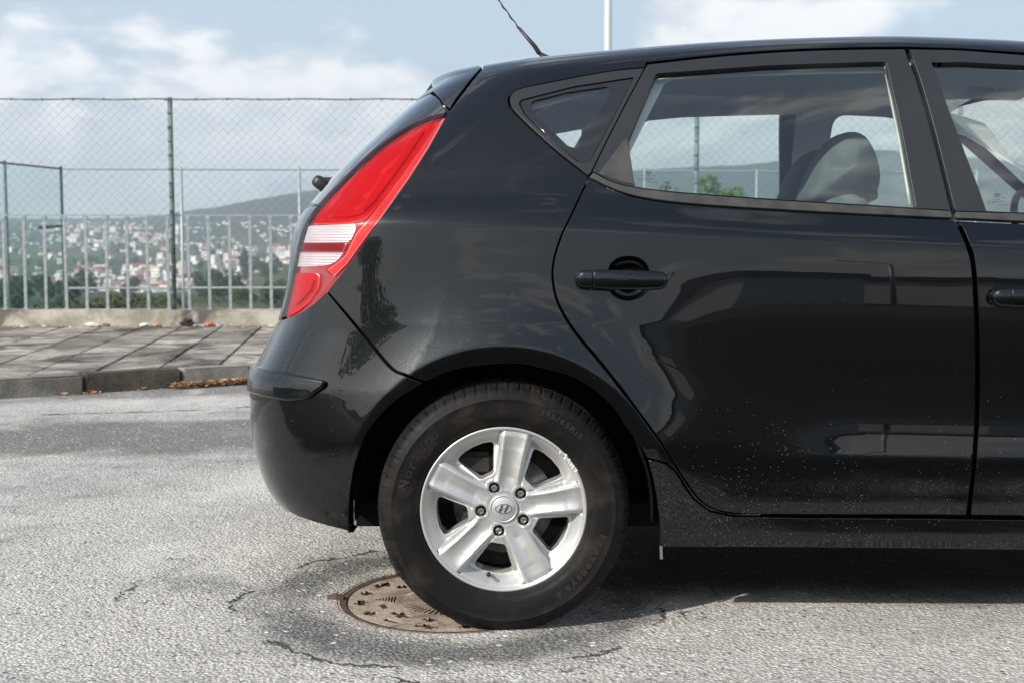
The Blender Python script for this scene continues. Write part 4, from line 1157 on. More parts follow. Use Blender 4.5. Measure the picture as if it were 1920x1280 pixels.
# small print etched in the corner of the panes (oval with a slanted H over lines of tiny type)
def glass_print(px, py, sc_, mat):
    uvc = inv([(px, py)])[0]; P0 = S(*uvc); N0 = normal(*uvc); ex = np.array((1, 0, 0.)) ; ex = ex - N0 * (ex @ N0); ex /= np.linalg.norm(ex); ez = np.cross(ex, N0); ez = ez if ez[2] > 0 else -ez
    O = P0 - N0 * .0112; k = sc_ / 770.0; bm = bmesh.new()
    def quad(pts): bm.faces.new([bm.verts.new(O + ex * a * k + ez * b * k) for a, b in pts])
    n = 24
    for i in range(n):
        a, b = 2 * math.pi * i / n, 2 * math.pi * (i + 1) / n
        quad([(6.8 * math.cos(a), 3.4 * math.sin(a)), (6.8 * math.cos(b), 3.4 * math.sin(b)), (5.9 * math.cos(b), 2.7 * math.sin(b)), (5.9 * math.cos(a), 2.7 * math.sin(a))])
    quad([(-4, -2.2), (-2.6, -2.6), (-.2, 2.6), (-1.8, 2.6)]); quad([(.4, -2.6), (2, -2.6), (4.2, 2.2), (2.8, 2.5)]); quad([(-2, -.6), (2.2, -.2), (2.6, .6), (-1.4, .4)])
    rr = random.Random(3)
    for row, (x0_, x1_) in enumerate(((-11, 16), (-11, 4), (-11, 11), (-11, 1), (-3, 17))):
        x = x0_; y_ = -6.2 - row * 3.6
        while x < x1_:
            w_ = rr.uniform(.5, 1.3)
            if rr.random() < .8: quad([(x, y_), (x + w_, y_), (x + w_, y_ + rr.uniform(1.0, 1.7)), (x, y_ + 1.4)])
            x += w_ + .45
    for i in range(16):
        a, b = 2 * math.pi * i / 16, 2 * math.pi * (i + 1) / 16; c_ = (-16.5, -14.5)
        quad([(c_[0] + 3 * math.cos(a), c_[1] + 3 * math.sin(a)), (c_[0] + 3 * math.cos(b), c_[1] + 3 * math.sin(b)), (c_[0] + 2.3 * math.cos(b), c_[1] + 2.3 * math.sin(b)), (c_[0] + 2.3 * math.cos(a), c_[1] + 2.3 * math.sin(a))])
    o = bm_obj('glass_marking', bm, mat, car); o['kind'] = 'stuff'
    return o
ink = pbr('glass_print_ink', (0.02, 0.022, 0.025), .6)
glass_print(1216, 321, 1.0, ink); glass_print(1873, 363, 1.0, ink); glass_print(1028, 193, .62, ink)

# --- aerial, wiper and badge
M['blackplast'] = pbr('black_plastic', (0.018, 0.018, 0.018), .45)
pb = at(1018, 106, YC); pr = at(1003, 88, YC); pm = at(972, 52, YC); pt = at(925, -12, YC)
bm = bmesh.new(); bm_tube(bm, [(pb[0] + .012, YC, pb[2] - .03), (pb[0] + .004, YC, pb[2] - .006), pb, (pb[0] - .008, YC, pb[2] + .008)], [.022, .018, .010, .0055], 12); aer = bm_obj('aerial_base', bm, M['blackplast'], car, smooth=True)
bm = bmesh.new(); bm_tube(bm, [pb, at(1010, 99, YC), pr, pm], [.004, .0075, .0070, .0045], 10); bm_obj('aerial_mast', bm, M['blackplast'], car, smooth=True)
bm = bmesh.new(); n = 90; pts = []; V0 = Vector(pm); V1 = Vector(pt); V1 = V0 + (V1 - V0) * 2.6; dd = (V1 - V0).normalized(); sx = dd.cross(Vector((0, 1, 0))).normalized()
for i in range(n + 1):
    q = V0.lerp(V1, i / n); a = i * .62; pts.append(q + sx * .0012 * math.cos(a) + Vector((0, 1, 0)) * .0012 * math.sin(a))
bm_tube(bm, pts, [.0024 + .0007 * math.cos(i * .62 * 1) for i in range(n + 1)], 6); bm_obj('aerial_whip', bm, M['blackplast'], car, smooth=True)
wp = at(600, 345, YC - .10)
soft_block('wiper_hub', car, (wp[0] + .004, YC - .10, wp[2]), (.055, .05, .040), M['blackplast'], R(35))
bm = bmesh.new(); q0 = Vector((wp[0] + .01, YC - .08, wp[2])); bm_tube(bm, [q0 + Vector((.0, .0, .01)), q0 + Vector((.02, .15, .02)), q0 + Vector((.03, .33, .03))], [.012, .009, .005], 6); bm_obj('wiper_arm', bm, M['blackplast'], car)
bg_ = at(546, 452, YC - .03)
P, f_ = lathe([(.0, 0), (.020, .0), (.026, .004), (.030, .010), (.030, .03)], 32, (0, 0, 0))
P = [(bg_[0] + p[1], YC + p[0] * 1.6, bg_[2] + p[2] * .95) for p in P]; mesh_obj('rear_badge', P, f_, M['chrome'], car, smooth=True)

# =================================================================== the place
def ground_mat():
    m, t = new_mat('worn_asphalt')
    pos = t.pos(); s = t.xyz(pos)
    flat = t.add('ShaderNodeCombineXYZ', X=s[0], Y=s[1], Z=0.0).outputs[0]
    big = t.noise(flat, 0.55, 6, .62, .5); mid_ = t.noise(flat, 3.2, 6, .65, .3); fine = t.noise(flat, 90, 3, .6)
    v1 = t.add('ShaderNodeTexVoronoi', Vector=flat, Scale=105.0); v2 = t.add('ShaderNodeTexVoronoi', Vector=flat, Scale=230.0)
    warp = t.math('MULTIPLY', t.math('SUBTRACT', mid_, .5), 1.0)
    # worn to the pale stone, with darker binder patches
    def band(coord, c, wd, amp):   # 1 inside
        q = t.math('ABSOLUTE', t.math('SUBTRACT', t.math('ADD', coord, t.math('MULTIPLY', t.math('SUBTRACT', big, .5), amp)), c))
        return t.ramp(q, wd * .65, wd * 1.25, 1, 0)
    diag = t.math('ADD', s[1], t.math('MULTIPLY', s[0], -.28))
    dark1 = t.math('MULTIPLY', band(diag, 6.85, .60, 2.0), t.ramp(s[0], .5, 1.5, 1, 0))
    dark2 = band(t.math('ADD', s[1], t.math('MULTIPLY', s[0], -.36)), 8.95, .55, 1.1)
    near_ = t.ramp(t.math('ADD', s[1], t.math('MULTIPLY', warp, .5)), 2.52, 2.78, 1.0, 0)  # unseen ground below the frame, coloured near-black to darken the door reflections
    # ring of broken asphalt round the manhole
    mr = t.math('ADD', t.vmath('DISTANCE', flat, (MHX, MHY, 0)), t.math('MULTIPLY', t.math('SUBTRACT', t.noise(flat, 5.5, 5, .65), .5), .20))
    ring = t.math('MULTIPLY', t.ramp(mr, .30, .42, 0, 1), t.ramp(mr, .50, .60, 1, 0))
    crk = t.math('MULTIPLY', t.ramp(t.math('ABSOLUTE', t.math('SUBTRACT', mr, .575)), 0.0, t.ramp(t.noise(flat, 19.0, 3, .6), .3, .75, .002, .028), .9, 0), t.ramp(t.noise(flat, 4.0, 3, .5), .40, .52, 0, 1))
    mr2 = t.math('ADD', t.vmath('DISTANCE', flat, (MHX - .1, MHY + .16, 0)), t.math('MULTIPLY', t.math('SUBTRACT', t.noise(flat, 3.1, 5, .65), .5), .45))
    crk2 = t.math('MULTIPLY', t.ramp(t.math('ABSOLUTE', t.math('SUBTRACT', mr2, .80)), 0.0, t.ramp(t.noise(flat, 17.0, 3, .6), .3, .75, .002, .024), .9, 0), t.ramp(t.noise(flat, 2.5, 3, .5), .47, .58, 0, 1))
    # long crack near the kerb
    lc = t.math('ADD', diag, t.math('MULTIPLY', t.math('SUBTRACT', t.noise(flat, 1.6, 6, .7), .5), .5))
    crk3 = t.math('MULTIPLY', t.ramp(t.math('ABSOLUTE', t.math('SUBTRACT', lc, 7.72)), .004, t.ramp(t.noise(flat, 6.0, 4, .65), .35, .7, .006, .045), 1, 0), t.ramp(t.noise(flat, 1.3, 3, .6), .38, .50, .15, .85))
    crack = t.math('MAXIMUM', crk, t.math('MAXIMUM', crk2, crk3))
    patch = t.ramp(t.math('ADD', t.math('MULTIPLY', big, .6), t.math('MULTIPLY', mid_, .4)), .50, .62, 0, .50)
    dk = t.math('MAXIMUM', t.math('MAXIMUM', t.math('MULTIPLY', dark1, .85), t.math('MULTIPLY', dark2, .75)), t.math('MAXIMUM', t.math('MULTIPLY', ring, t.ramp(mid_, .32, .58, .35, .95)), patch))
    under = t.math('MULTIPLY', t.ramp(t.math('ADD', s[1], t.math('MULTIPLY', warp, .25)), 3.30, 3.62, 0, 1), t.math('MULTIPLY', t.ramp(t.math('ADD', s[1], warp), 4.4, 5.0, 1, 0), t.ramp(t.math('ADD', s[0], t.math('MULTIPLY', warp, .4)), .05, .45, 0, 1)))  # shade under the car, put into the asphalt colour as near-black
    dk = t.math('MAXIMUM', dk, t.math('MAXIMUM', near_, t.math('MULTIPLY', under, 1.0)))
    dk = t.math('MULTIPLY', dk, t.ramp(fine, .3, .7, .75, 1.1))
    stone = t.mix(t.ramp(t.xyz(v1.outputs['Color'])[0], 0, 1, 0, 1, False), (0.42, 0.395, 0.355), (0.75, 0.71, 0.65))
    stone = t.mix(t.math('MULTIPLY', t.ramp(t.xyz(v2.outputs['Color'])[1], .75, .95), .5), stone, (0.20, 0.17, 0.14))
    binder = t.ramp(v1.outputs['Distance'], .30, .62, 0, .85)
    c = t.mix(binder, stone, (0.33, 0.31, 0.285))
    c = t.mix(t.math('MULTIPLY', t.ramp(fine, .35, .75), .35), c, (0.62, 0.60, 0.57))
    darkc = t.mix(binder, t.mix(t.xyz(v1.outputs['Color'])[2], (0.085, 0.083, 0.08), (0.22, 0.215, 0.205)), (0.045, 0.044, 0.043))
    c = t.mix(t.math('MULTIPLY', dk, .9, clamp=True), c, darkc)
    rustm = t.math('MULTIPLY', t.ramp(mr, .28, .36, .6, 0), t.ramp(mid_, .4, .6))
    c = t.mix(t.math('MULTIPLY', rustm, .6), c, (0.20, 0.13, 0.085))
    v3 = t.add('ShaderNodeTexVoronoi', Vector=flat, Scale=62.0); vx = t.xyz(v3.outputs['Color'])
    near3 = t.math('LESS_THAN', v3.outputs['Distance'], t.math('MULTIPLY', vx[2], .42))
    c = t.mix(t.math('MULTIPLY', t.math('MULTIPLY', near3, t.math('GREATER_THAN', vx[0], .80)), .75), c, (0.075, 0.068, 0.06))
    c = t.mix(t.math('MULTIPLY', t.math('MULTIPLY', near3, t.math('LESS_THAN', vx[0], .14)), .8), c, (0.78, 0.76, 0.72))
    lv = t.noise(flat, .8, 5, .65, .6); c = t.mix(t.ramp(lv, .50, .30, 0, .38), c, (0.105, 0.098, 0.088)); c = t.mix(t.ramp(lv, .52, .68, 0, .45), c, (0.72, 0.69, 0.63))
    c = t.mix(t.math('MULTIPLY', near_, .93), c, (0.030, 0.029, 0.028))
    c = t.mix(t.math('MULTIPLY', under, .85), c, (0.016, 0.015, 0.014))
    c = t.mix(crack, c, (0.030, 0.028, 0.026))
    h = t.math('SUBTRACT', t.math('ADD', t.math('MULTIPLY', v1.outputs['Distance'], -1.0), t.math('MULTIPLY', fine, .6)), t.math('MULTIPLY', crack, 2.0))
    nb = t.bump(h, 1.0, .0040); nb = t.bump(t.noise(flat, 14, 5, .6), .5, .012, nb)
    b = t.add('ShaderNodeBsdfPrincipled', Base_Color=c, Roughness=.92, Normal=nb); b.inputs['Specular IOR Level'].default_value = .25
    t.l.new(b.outputs[0], t.out.inputs[0]); return m
mh = gp(640, 1125); MHR = .305; MHX, MHY = mh.x + MHR * .985, mh.y + .02
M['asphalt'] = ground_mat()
def sheet(name, x0, x1, y0, y1, z, mat, nx=1, ny=1):
    P_, F_ = [], []
    for j in range(ny + 1):
        for i in range(nx + 1): P_.append((x0 + (x1 - x0) * i / nx, y0 + (y1 - y0) * j / ny, z))
    for j in range(ny):
        for i in range(nx): a = j * (nx + 1) + i; F_.append((a, a + 1, a + nx + 2, a + nx + 1))
    o = mesh_obj(name, P_, F_, mat); o['kind'] = 'structure'; return o
WY = gp(250, 612, .12).y            # foot of the low wall
# the road sheet has a round opening for the cover
bm = bmesh.new(); seg = 72
sq = []
inner_ = [bm.verts.new((MHX + MHR * math.cos(2 * math.pi * k / seg), MHY + MHR * math.sin(2 * math.pi * k / seg), 0)) for k in range(seg)]
outer_ = []
for k in range(seg):
    a = 2 * math.pi * k / seg; c_, s_ = math.cos(a), math.sin(a); q = 1.2 / max(abs(c_), abs(s_)); outer_.append(bm.verts.new((MHX + q * c_, MHY + q * s_, 0)))
for k in range(seg): bm.faces.new((inner_[k], inner_[(k + 1) % seg], outer_[(k + 1) % seg], outer_[k]))
def rect(x0, x1, y0, y1): bm.faces.new([bm.verts.new(p) for p in ((x0, y0, 0), (x1, y0, 0), (x1, y1, 0), (x0, y1, 0))])
xa, xb, ya, yb = MHX - 1.2, MHX + 1.2, MHY - 1.2, MHY + 1.2
rect(-60, xa, -9, WY + .1); rect(xb, 60, -9, WY + .1); rect(xa, xb, -9, ya); rect(xa, xb, yb, WY + .1)
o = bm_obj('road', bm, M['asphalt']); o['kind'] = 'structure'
M['dark_asphalt'] = pbr('dark_asphalt', (0.055, 0.054, 0.052), .9, vary=.35, vscale=.8, bump=(120, .5, .004))
sheet('car_park_ground', -400, 400, -400, -9, 0, M['dark_asphalt'])

# manhole cover with its cast pattern
def cast_mat():
    m, t = new_mat('cast_iron_dusty')
    pos = t.pos(); s = t.xyz(pos); n = t.noise(pos, 25, 6, .65); nf = t.noise(pos, 220, 3, .6)
    c = t.mix(t.ramp(n, .3, .7), (0.50, 0.43, 0.35), (0.36, 0.29, 0.22)); c = t.mix(t.ramp(nf, .42, .66, 0, .7), c, (0.17, 0.11, 0.075)); c = t.mix(t.ramp(t.noise(pos, 11, 6, .7, .5), .45, .62, 0, .65), c, (0.11, 0.085, 0.066))
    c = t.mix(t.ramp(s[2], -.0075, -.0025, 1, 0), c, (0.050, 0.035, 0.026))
    b = t.add('ShaderNodeBsdfPrincipled', Base_Color=c, Roughness=.85, Normal=t.bump(nf, .5, .001)); t.l.new(b.outputs[0], t.out.inputs[0]); return m
M['cast'] = cast_mat(); M['cast_rust'] = pbr('rusty_iron', (0.075, 0.048, 0.034), .85, vary=.4, vscale=30, bump=(200, .5, .001))
mhole = empty('manhole_cover', 'round rusty iron manhole cover partly under the rear tyre', 'manhole cover', (MHX, MHY, 0))
def cover():
    Rc = MHR - .022
    rnd = random.Random(11); holes = []
    def cross(cx, cy, s_, rot, kind):
        sh_ = {0: [(-1.1, -.5), (-.5, -.5), (-.5, -1), (.5, -1), (.5, -.5), (1.1, -.5), (1.1, .5), (.5, .5), (.5, 1), (-.5, 1), (-.5, .5), (-1.1, .5)],
               1: [(-1.5, -.6), (.1, -.6), (.1, -1.1), (1.1, -1.1), (1.1, -.5), (1.8, -.5), (1.8, .5), (.5, .5), (.5, 1.1), (-.6, 1.1), (-.6, .5), (-1.5, .5)],
               2: [(-1.2, -.5), (1.2, -.5), (1.2, .5), (-1.2, .5)]}[kind]
        return [(cx + s_ * (x * math.cos(rot) - y * math.sin(rot)), cy + s_ * (x * math.sin(rot) + y * math.cos(rot))) for x, y in sh_]
    cen = []
    for rr_, n_ in ((.246, 16), (.192, 12)):
        for k in range(n_):
            a = 2 * math.pi * k / n_ + rr_ * 7 + rnd.uniform(-.05, .05); kind = rnd.choice([0, 1, 1, 2, 0]); s_ = rnd.uniform(.0175, .0205)
            
            if rr_ < .2 and abs((a % (2 * math.pi)) - math.pi) < .22: continue
            holes.append(cross(rr_ * math.cos(a), rr_ * math.sin(a), s_, a + math.pi / 2, kind))
    # word ring: short upright strokes like worn letters round the middle, and an arrow shield
    for k in range(26):
        a = R(100 + 160 * k / 25); r0, r1 = .105, .145; w_ = .0034
        er = np.array((math.cos(a), math.sin(a))); et = np.array((-er[1], er[0]))
        holes.append([tuple(er * r0 - et * w_), tuple(er * r1 - et * w_), tuple(er * r1 + et * w_), tuple(er * r0 + et * w_)])
    for k in range(7):
        x = -.155 - .008 * k + .0; h_ = .030 - .0036 * k
        holes.append([(x, -h_), (x - .0045, -h_), (x - .0045, h_), (x, h_)])
    circ = [(Rc * math.cos(2 * math.pi * k / 90), Rc * math.sin(2 * math.pi * k / 90)) for k in range(90)]
    for k in range(60): pass
    hs = [h if area(h) > 0 else h[::-1] for h in holes]
    V2, fc, loops = tri2d(circ, hs, .03)
    P = [(MHX + x, MHY + y, -.002) for x, y in V2]; F_ = [tuple(f) for f in fc]
    F_ = [f if area([V2[i] for i in f]) > 0 else f[::-1] for f in F_]
    for li, lp in enumerate(loops):
        k0 = len(P); n = len(lp)
        for i in lp: P.append((P[i][0], P[i][1], -.009 if li else -.03))
        for i in range(n): j = (i + 1) % n; F_.append((lp[i], lp[j], k0 + j, k0 + i) if li else (lp[j], lp[i], k0 + i, k0 + j))
    mesh_obj('cover_plate', P, F_, M['cast'], mhole)
    bm = bmesh.new(); f = bm.faces.new([bm.verts.new((MHX + (Rc - .002) * math.cos(2 * math.pi * k / 60), MHY + (Rc - .002) * math.sin(2 * math.pi * k / 60), -.0088)) for k in range(60)]); bm_obj('pattern_floor', bm, pbr('dark_rust', (0.045, 0.027, 0.018), .9, vary=.5, vscale=60), mhole)
    prof = [(Rc + .003, -.03), (Rc + .003, -.003), (Rc + .005, -.0015), (MHR + .003, -.0015), (MHR + .006, .0012), (MHR + .010, -.004)]
    P, F_ = lathe(prof, 90, (0, 0, 0)); P = [(MHX + p[0], MHY + p[2], p[1]) for p in P]; mesh_obj('cover_frame', P, F_, M['cast_rust'], mhole)
    bm = bmesh.new(); bm_tube(bm, [(MHX - MHR - .035, MHY, .0), (MHX - MHR - .012, MHY, .003), (MHX - MHR + .008, MHY, .0)], [.009, .013, .009], 8); bm_obj('hinge_lug', bm, M['cast_rust'], mhole)
cover()

# kerb, paving, low wall
def concrete(name, a, b_, stain=.5, sc_=3.0):
    m, t = new_mat(name); pos = t.pos()
    n = t.noise(pos, sc_, 7, .68, .4); nf = t.noise(pos, 60, 4, .65); vv = t.add('ShaderNodeTexVoronoi', Vector=pos, Scale=90.0)
    c = t.mix(t.ramp(n, .38, .62), a, b_); c = t.mix(t.ramp(nf, .5, .78, 0, .45), c, tuple(x * .45 for x in b_))
    c = t.mix(t.math('MULTIPLY', t.ramp(t.noise(pos, sc_ * .45, 6, .7, .8), .48, .62), stain), c, (0.055, 0.050, 0.042))
    info = t.n.new('ShaderNodeObjectInfo').outputs['Random']
    hsv = t.add('ShaderNodeHueSaturation', Color=c, Value=t.ramp(info, 0, 1, .72, 1.28, False))
    b = t.add('ShaderNodeBsdfPrincipled', Base_Color=hsv.outputs[0], Roughness=.92, Normal=t.bump(t.math('ADD', nf, vv.outputs['Distance']), .6, .004)); b.inputs['Specular IOR Level'].default_value = .2
    t.l.new(b.outputs[0], t.out.inputs[0]); return m
M['slab'] = concrete('paving_concrete', (0.40, 0.365, 0.315), (0.19, 0.165, 0.135), .85)
M['kerb'] = concrete('kerb_concrete', (0.31, 0.285, 0.25), (0.19, 0.175, 0.15), .35)
M['kerb_dark'] = concrete('stained_kerb_concrete', (0.11, 0.095, 0.075), (0.055, 0.047, 0.038), .6)
M['wall'] = concrete('wall_concrete', (0.40, 0.37, 0.32), (0.22, 0.20, 0.165), .80, 2.4)
kp = [gp(0, 748), gp(157, 737), gp(465, 718)]
k0 = kp[0]; kd = (kp[2] - kp[0]).normalized(); kn = Vector((-kd.y, kd.x, 0))
kerb = empty('kerb', None, None, (0, 0, 0)); del kerb['label']; del kerb['category']; kerb['kind'] = 'structure'
t0 = (kp[1] - k0).dot(kd)
segs = [(t0 - 1.45 * 3, t0 - 1.45 * 2), (t0 - 2.9, t0 - 1.45), (t0 - 1.45, t0), (t0, t0 + .62), (t0 + .62, t0 + 2.3), (t0 + 2.3, t0 + 3.7), (t0 + 3.7, t0 + 5.1)]
KW = .16
for i, (a, b_) in enumerate(segs):
    bm = bmesh.new(); a += .006; b_ -= .006; L = b_ - a
    vs = bm_box(bm, (0, 0, 0), (L, KW, .16), bevel=.012)
    ang = math.atan2(kd.y, kd.x); c = k0 + kd * ((a + b_) / 2) + kn * (KW / 2)
    for v in bm.verts: v.co += Vector((random.uniform(-.002, .002), random.uniform(-.002, .002), random.uniform(-.002, .002)))
    bmesh.ops.rotate(bm, verts=bm.verts, cent=(0, 0, 0), matrix=Matrix.Rotation(ang, 3, 'Z')); bmesh.ops.translate(bm, verts=bm.verts, vec=(c.x, c.y, .042 + random.uniform(-.003, .003)))
    bm_obj('kerb_stone', bm, M['kerb_dark'] if i == 3 else M['kerb'], kerb)
pave = bpy.data.objects.new('pavement', None); col.objects.link(pave); pave['kind'] = 'structure'
# bedding under the slabs
bm = bmesh.new(); A = k0 + kd * -6 + kn * KW; B = k0 + kd * 11 + kn * KW
zb = .103
B2 = B if B.y < WY else A + (B - A) * ((WY - A.y) / (B.y - A.y))
bm.faces.new([bm.verts.new(p) for p in ((A.x, A.y, zb), (B2.x, B2.y, zb), (B2.x, WY, zb), (A.x, WY, zb))]); 
bm_obj('joint_bed', bm, pbr('joint_dirt', (0.05, 0.043, 0.034), .95, vary=.5, vscale=8), pave)
def clip(poly, n_, c_):
    out = []
    for i in range(len(poly)):
        a, b_ = poly[i - 1], poly[i]; da = a[0] * n_[0] + a[1] * n_[1] - c_; db = b_[0] * n_[0] + b_[1] * n_[1] - c_
        if da >= 0: out.append(a)
        if (da >= 0) != (db >= 0): t_ = da / (da - db); out.append((a[0] + (b_[0] - a[0]) * t_, a[1] + (b_[1] - a[1]) * t_))
    return out
jd = Vector((-.115, 1)).normalized(); jn = Vector((jd.y, -jd.x)); sw, sl = .368, .74
for i in range(-17, 9):
    for j in range(-2, 9):
        st = .0 if i % 2 else .37
        u0, u1 = i * sw + .008, (i + 1) * sw - .007; w0, w1 = j * sl + st + .006, (j + 1) * sl + st - .006
        o_ = Vector((-1.9, 8.0))
        pl4 = [tuple(o_ + jn * a + jd * b_) for a, b_ in ((u0, w0), (u1, w0), (u1, w1), (u0, w1))]
        pl4 = clip(pl4, (kn.x, kn.y), (k0 + kn * (KW + .006)).dot(kn)); 
        if len(pl4) >= 3: pl4 = clip(pl4, (0, -1), -(WY - .004))
        if len(pl4) >= 3: pl4 = clip(pl4, (1, 0), -7.0)
        if len(pl4) < 3 or abs(area(pl4)) < .004: continue
        if area(pl4) < 0: pl4 = pl4[::-1]
        bm = bmesh.new(); zt = .12 + random.uniform(-.004, .0035); tx, ty = random.uniform(-.006, .006), random.uniform(-.005, .005); cx = sum(q[0] for q in pl4) / len(pl4); cy = sum(q[1] for q in pl4) / len(pl4)
        top = [bm.verts.new((q[0], q[1], zt + (q[0] - cx) * tx + (q[1] - cy) * ty)) for q in pl4]; bot = [bm.verts.new((q[0], q[1], .06)) for q in pl4]
        f = bm.faces.new(top)
        for k in range(len(pl4)): kk = (k + 1) % len(pl4); bm.faces.new((top[k], bot[k], bot[kk], top[kk]))
        bmesh.ops.bevel(bm, geom=[e_ for e_ in f.edges], offset=.005, segments=1, affect='EDGES')
        bmesh.ops.recalc_face_normals(bm, faces=bm.faces[:])
        bm_obj('paving_slab', bm, M['slab'], pave)
WTOP = float(at(250, 582, WY)[2])
bm = bmesh.new(); bm_box(bm, (0, WY + .15, (WTOP - 3.0) / 2), (60, .30, WTOP + 3.0), bevel=.012)
wall_ = tag(bm_obj('low_wall', bm, M['wall']), 'low pale concrete wall along the back of the pavement', 'wall')

# railing
M['galv'] = pbr('galvanised_steel', (0.42, 0.45, 0.46), .42, .6, vary=.15, vscale=20)
M['green_post'] = pbr('green_grey_painted_post', (0.13, 0.17, 0.165), .55, vary=.4, vscale=12)
M['wire'] = pbr('green_fence_wire', (0.17, 0.22, 0.21), .55)
RY = WY + .12
rail = empty('railing', 'waist-high galvanised railing of thin upright bars on the low wall', 'railing', (0, RY, WTOP))
zr = float(at(250, 404, RY)[2])
bm = bmesh.new(); bm_box(bm, (0, RY, zr), (26, .030, .012)); bm_obj('top_rail', bm, M['galv'], rail)
x8 = float(at(8, 500, RY)[0]); x45 = float(at(433, 500, RY)[0]); sp = (x45 - x8) / 11.05
bar_me = None
for i in range(-14, 66):
    x = x8 + i * sp
    if bar_me is None:
        bm = bmesh.new(); bm_box(bm, (0, 0, (zr - WTOP) / 2), (.030, .012, zr - WTOP - .012), bevel=.002); bm_box(bm, (0, 0, zr - WTOP - .022), (.042, .030, .030)); bm_box(bm, (0, 0, .004), (.05, .04, .008))
        o = bm_obj('railing_bar', bm, M['galv'], rail, rel=False); bar_me = o.data
    else: o = link(bpy.data.objects.new('railing_bar', bar_me), rail)
    o.location = (x, 0, 0); o.rotation_euler = (0, R(random.uniform(-.25, .25)), 0)
# chain-link fence on the same wall
FY = WY + .07
zf = float(at(600, 187, FY)[2])
fence = empty('chain_link_fence', 'tall chain-link fence of dark green wire just above the pavement wall', 'fence', (0, FY, WTOP))
xp = float(at(323, 400, FY)[0]); dpx = float(at(1306, 300, FY)[0]) - xp
for k in range(-2, 6):
    x = xp + dpx / 2 * k
    bm = bmesh.new(); bm_tube(bm, [(x, FY, WTOP - .02), (x, FY, zf + .02)], .0235, 12)
    for q in np.arange(WTOP + .15, zf, .13): bm_tube(bm, [(x - .006, FY - .012, q), (x - .006, FY - .012, q + .02)], .021, 8)
    bm_obj('fence_post', bm, M['green_post'], fence, smooth=True)
X0, X1 = xp - dpx, xp + dpx * 2.5
bm = bmesh.new(); pts = [(X0 + (X1 - X0) * i / 90, FY - .026, zf - .004 * math.sin(i * 1.7)) for i in range(91)]; bm_tube(bm, pts, .008, 6)
for i in range(0, 60): x = X0 + (X1 - X0) * i / 60; bm_tube(bm, [(x, FY - .026, zf - .01), (x + .01, FY - .026, zf + .01)], .013, 6)
bm_obj('top_wire', bm, M['green_post'], fence)
def chain(name, x0, x1, z0, z1, y, pitch, rad, mat, parent, fn=None):
    V_, F_ = [], []
    H = z1 - z0; rr_ = random.Random(5)
    def strand(a, b_, k):
        n = max(2, int(abs(b_[0] - a[0]) / pitch * 2)); prev = None
        for i in range(n + 1):
            t_ = i / n; x = a[0] + (b_[0] - a[0]) * t_; z = a[1] + (b_[1] - a[1]) * t_; yy = y + (rad * 1.2 if (i + k) % 2 else -rad * 1.2)
            x += rr_.uniform(-.0015, .0015); z += rr_.uniform(-.0015, .0015)
            p = Vector((x, yy, z)); p = fn(p) if fn else p
            s_ = len(V_)
            for c_, s2 in ((1, 0), (-.5, .866), (-.5, -.866)): V_.append((p.x + rad * c_ * .7, p.y + rad * s2, p.z - rad * c_ * .7 * (1 if b_[1] > a[1] else -1)))
            if prev is not None:
                for q in range(3): F_.append((prev + q, prev + (q + 1) % 3, s_ + (q + 1) % 3, s_ + q))
            prev = s_
    k = 0; x = x0 - H
    while x < x1:
        a, b_ = (x, z0), (x + H, z1)
        if a[0] < x0: a = (x0, z0 + (x0 - x))
        if b_[0] > x1: b_ = (x1, z0 + (x1 - x))
        strand(a, b_, k)
        a, b_ = (x, z1), (x + H, z0)
        if a[0] < x0: a = (x0, z1 - (x0 - x))
        if b_[0] > x1: b_ = (x1, z1 - (x1 - x))
        strand(a, b_, k + 1); x += pitch; k += 1
    o = mesh_obj(name, V_, F_, mat, parent); o['kind'] = 'stuff'; return o
chain('wire_mesh', X0, X1, WTOP + .02, zf - .006, FY - .03, .088, .0011, M['wire'], fence)

# litter along the wall and the kerb
def crumple(bm, c, s, flat=.4, mat=None):
    vs = bmesh.ops.create_icosphere(bm, subdivisions=2, radius=1)['verts']
    for v in vs: v.co = Vector((v.co.x * s[0], v.co.y * s[1], v.co.z * s[2])) * random.uniform(.6, 1.15)
    bmesh.ops.translate(bm, verts=vs, vec=c)
def litter(name, label, cat, px, py, s, mat, rz=0.0, z=.123, box=False):
    p = gp(px, py, z); s = tuple(q * 1.45 for q in s); p.y = min(p.y, WY - s[1] - .015); p.x = (px - 960) / F * p.y; bm = bmesh.new()
    if box: bm_box(bm, (0, 0, 0), s, Matrix.Rotation(rz, 3, 'Z'), bevel=min(s) * .3); bmesh.ops.translate(bm, verts=bm.verts, vec=(p.x, p.y, z + s[2] / 2))
    else: crumple(bm, (p.x, p.y, z + s[2] * .7), s)
    tag(bm_obj(name, bm, mat), label, cat)
mw = pbr('white_paper', (0.62, 0.60, 0.56), .8); mo = pbr('orange_plastic', (0.55, 0.13, 0.04), .5); mb = pbr('blue_grey_plastic', (0.33, 0.38, 0.42), .4); md = pbr('dark_rag_cloth', (0.04, 0.025, 0.018), .9)
litter('paper_scrap', 'white crumpled paper scrap at the foot of the low wall, leftmost litter', 'litter', 172, 610, (.055, .03, .018), mw)
litter('cardboard_scrap', 'small brown scrap on the pavement beside the white crumpled paper', 'litter', 197, 609, (.03, .02, .012), pbr('brown_card', (0.25, 0.12, 0.06), .9))
litter('wrapper', 'pale wrapper lying by the wall between the white paper and the dark rag', 'litter', 272, 610, (.045, .02, .014), mw)
litter('food_wrapper', 'small orange and white wrapper just left of the dark rag', 'litter', 293, 609, (.022, .015, .014), pbr('pale_orange', (0.5, 0.27, 0.18), .6))
litter('rag', 'dark brown crumpled rag by the foot of the low wall', 'litter', 349, 608, (.045, .03, .034), md)
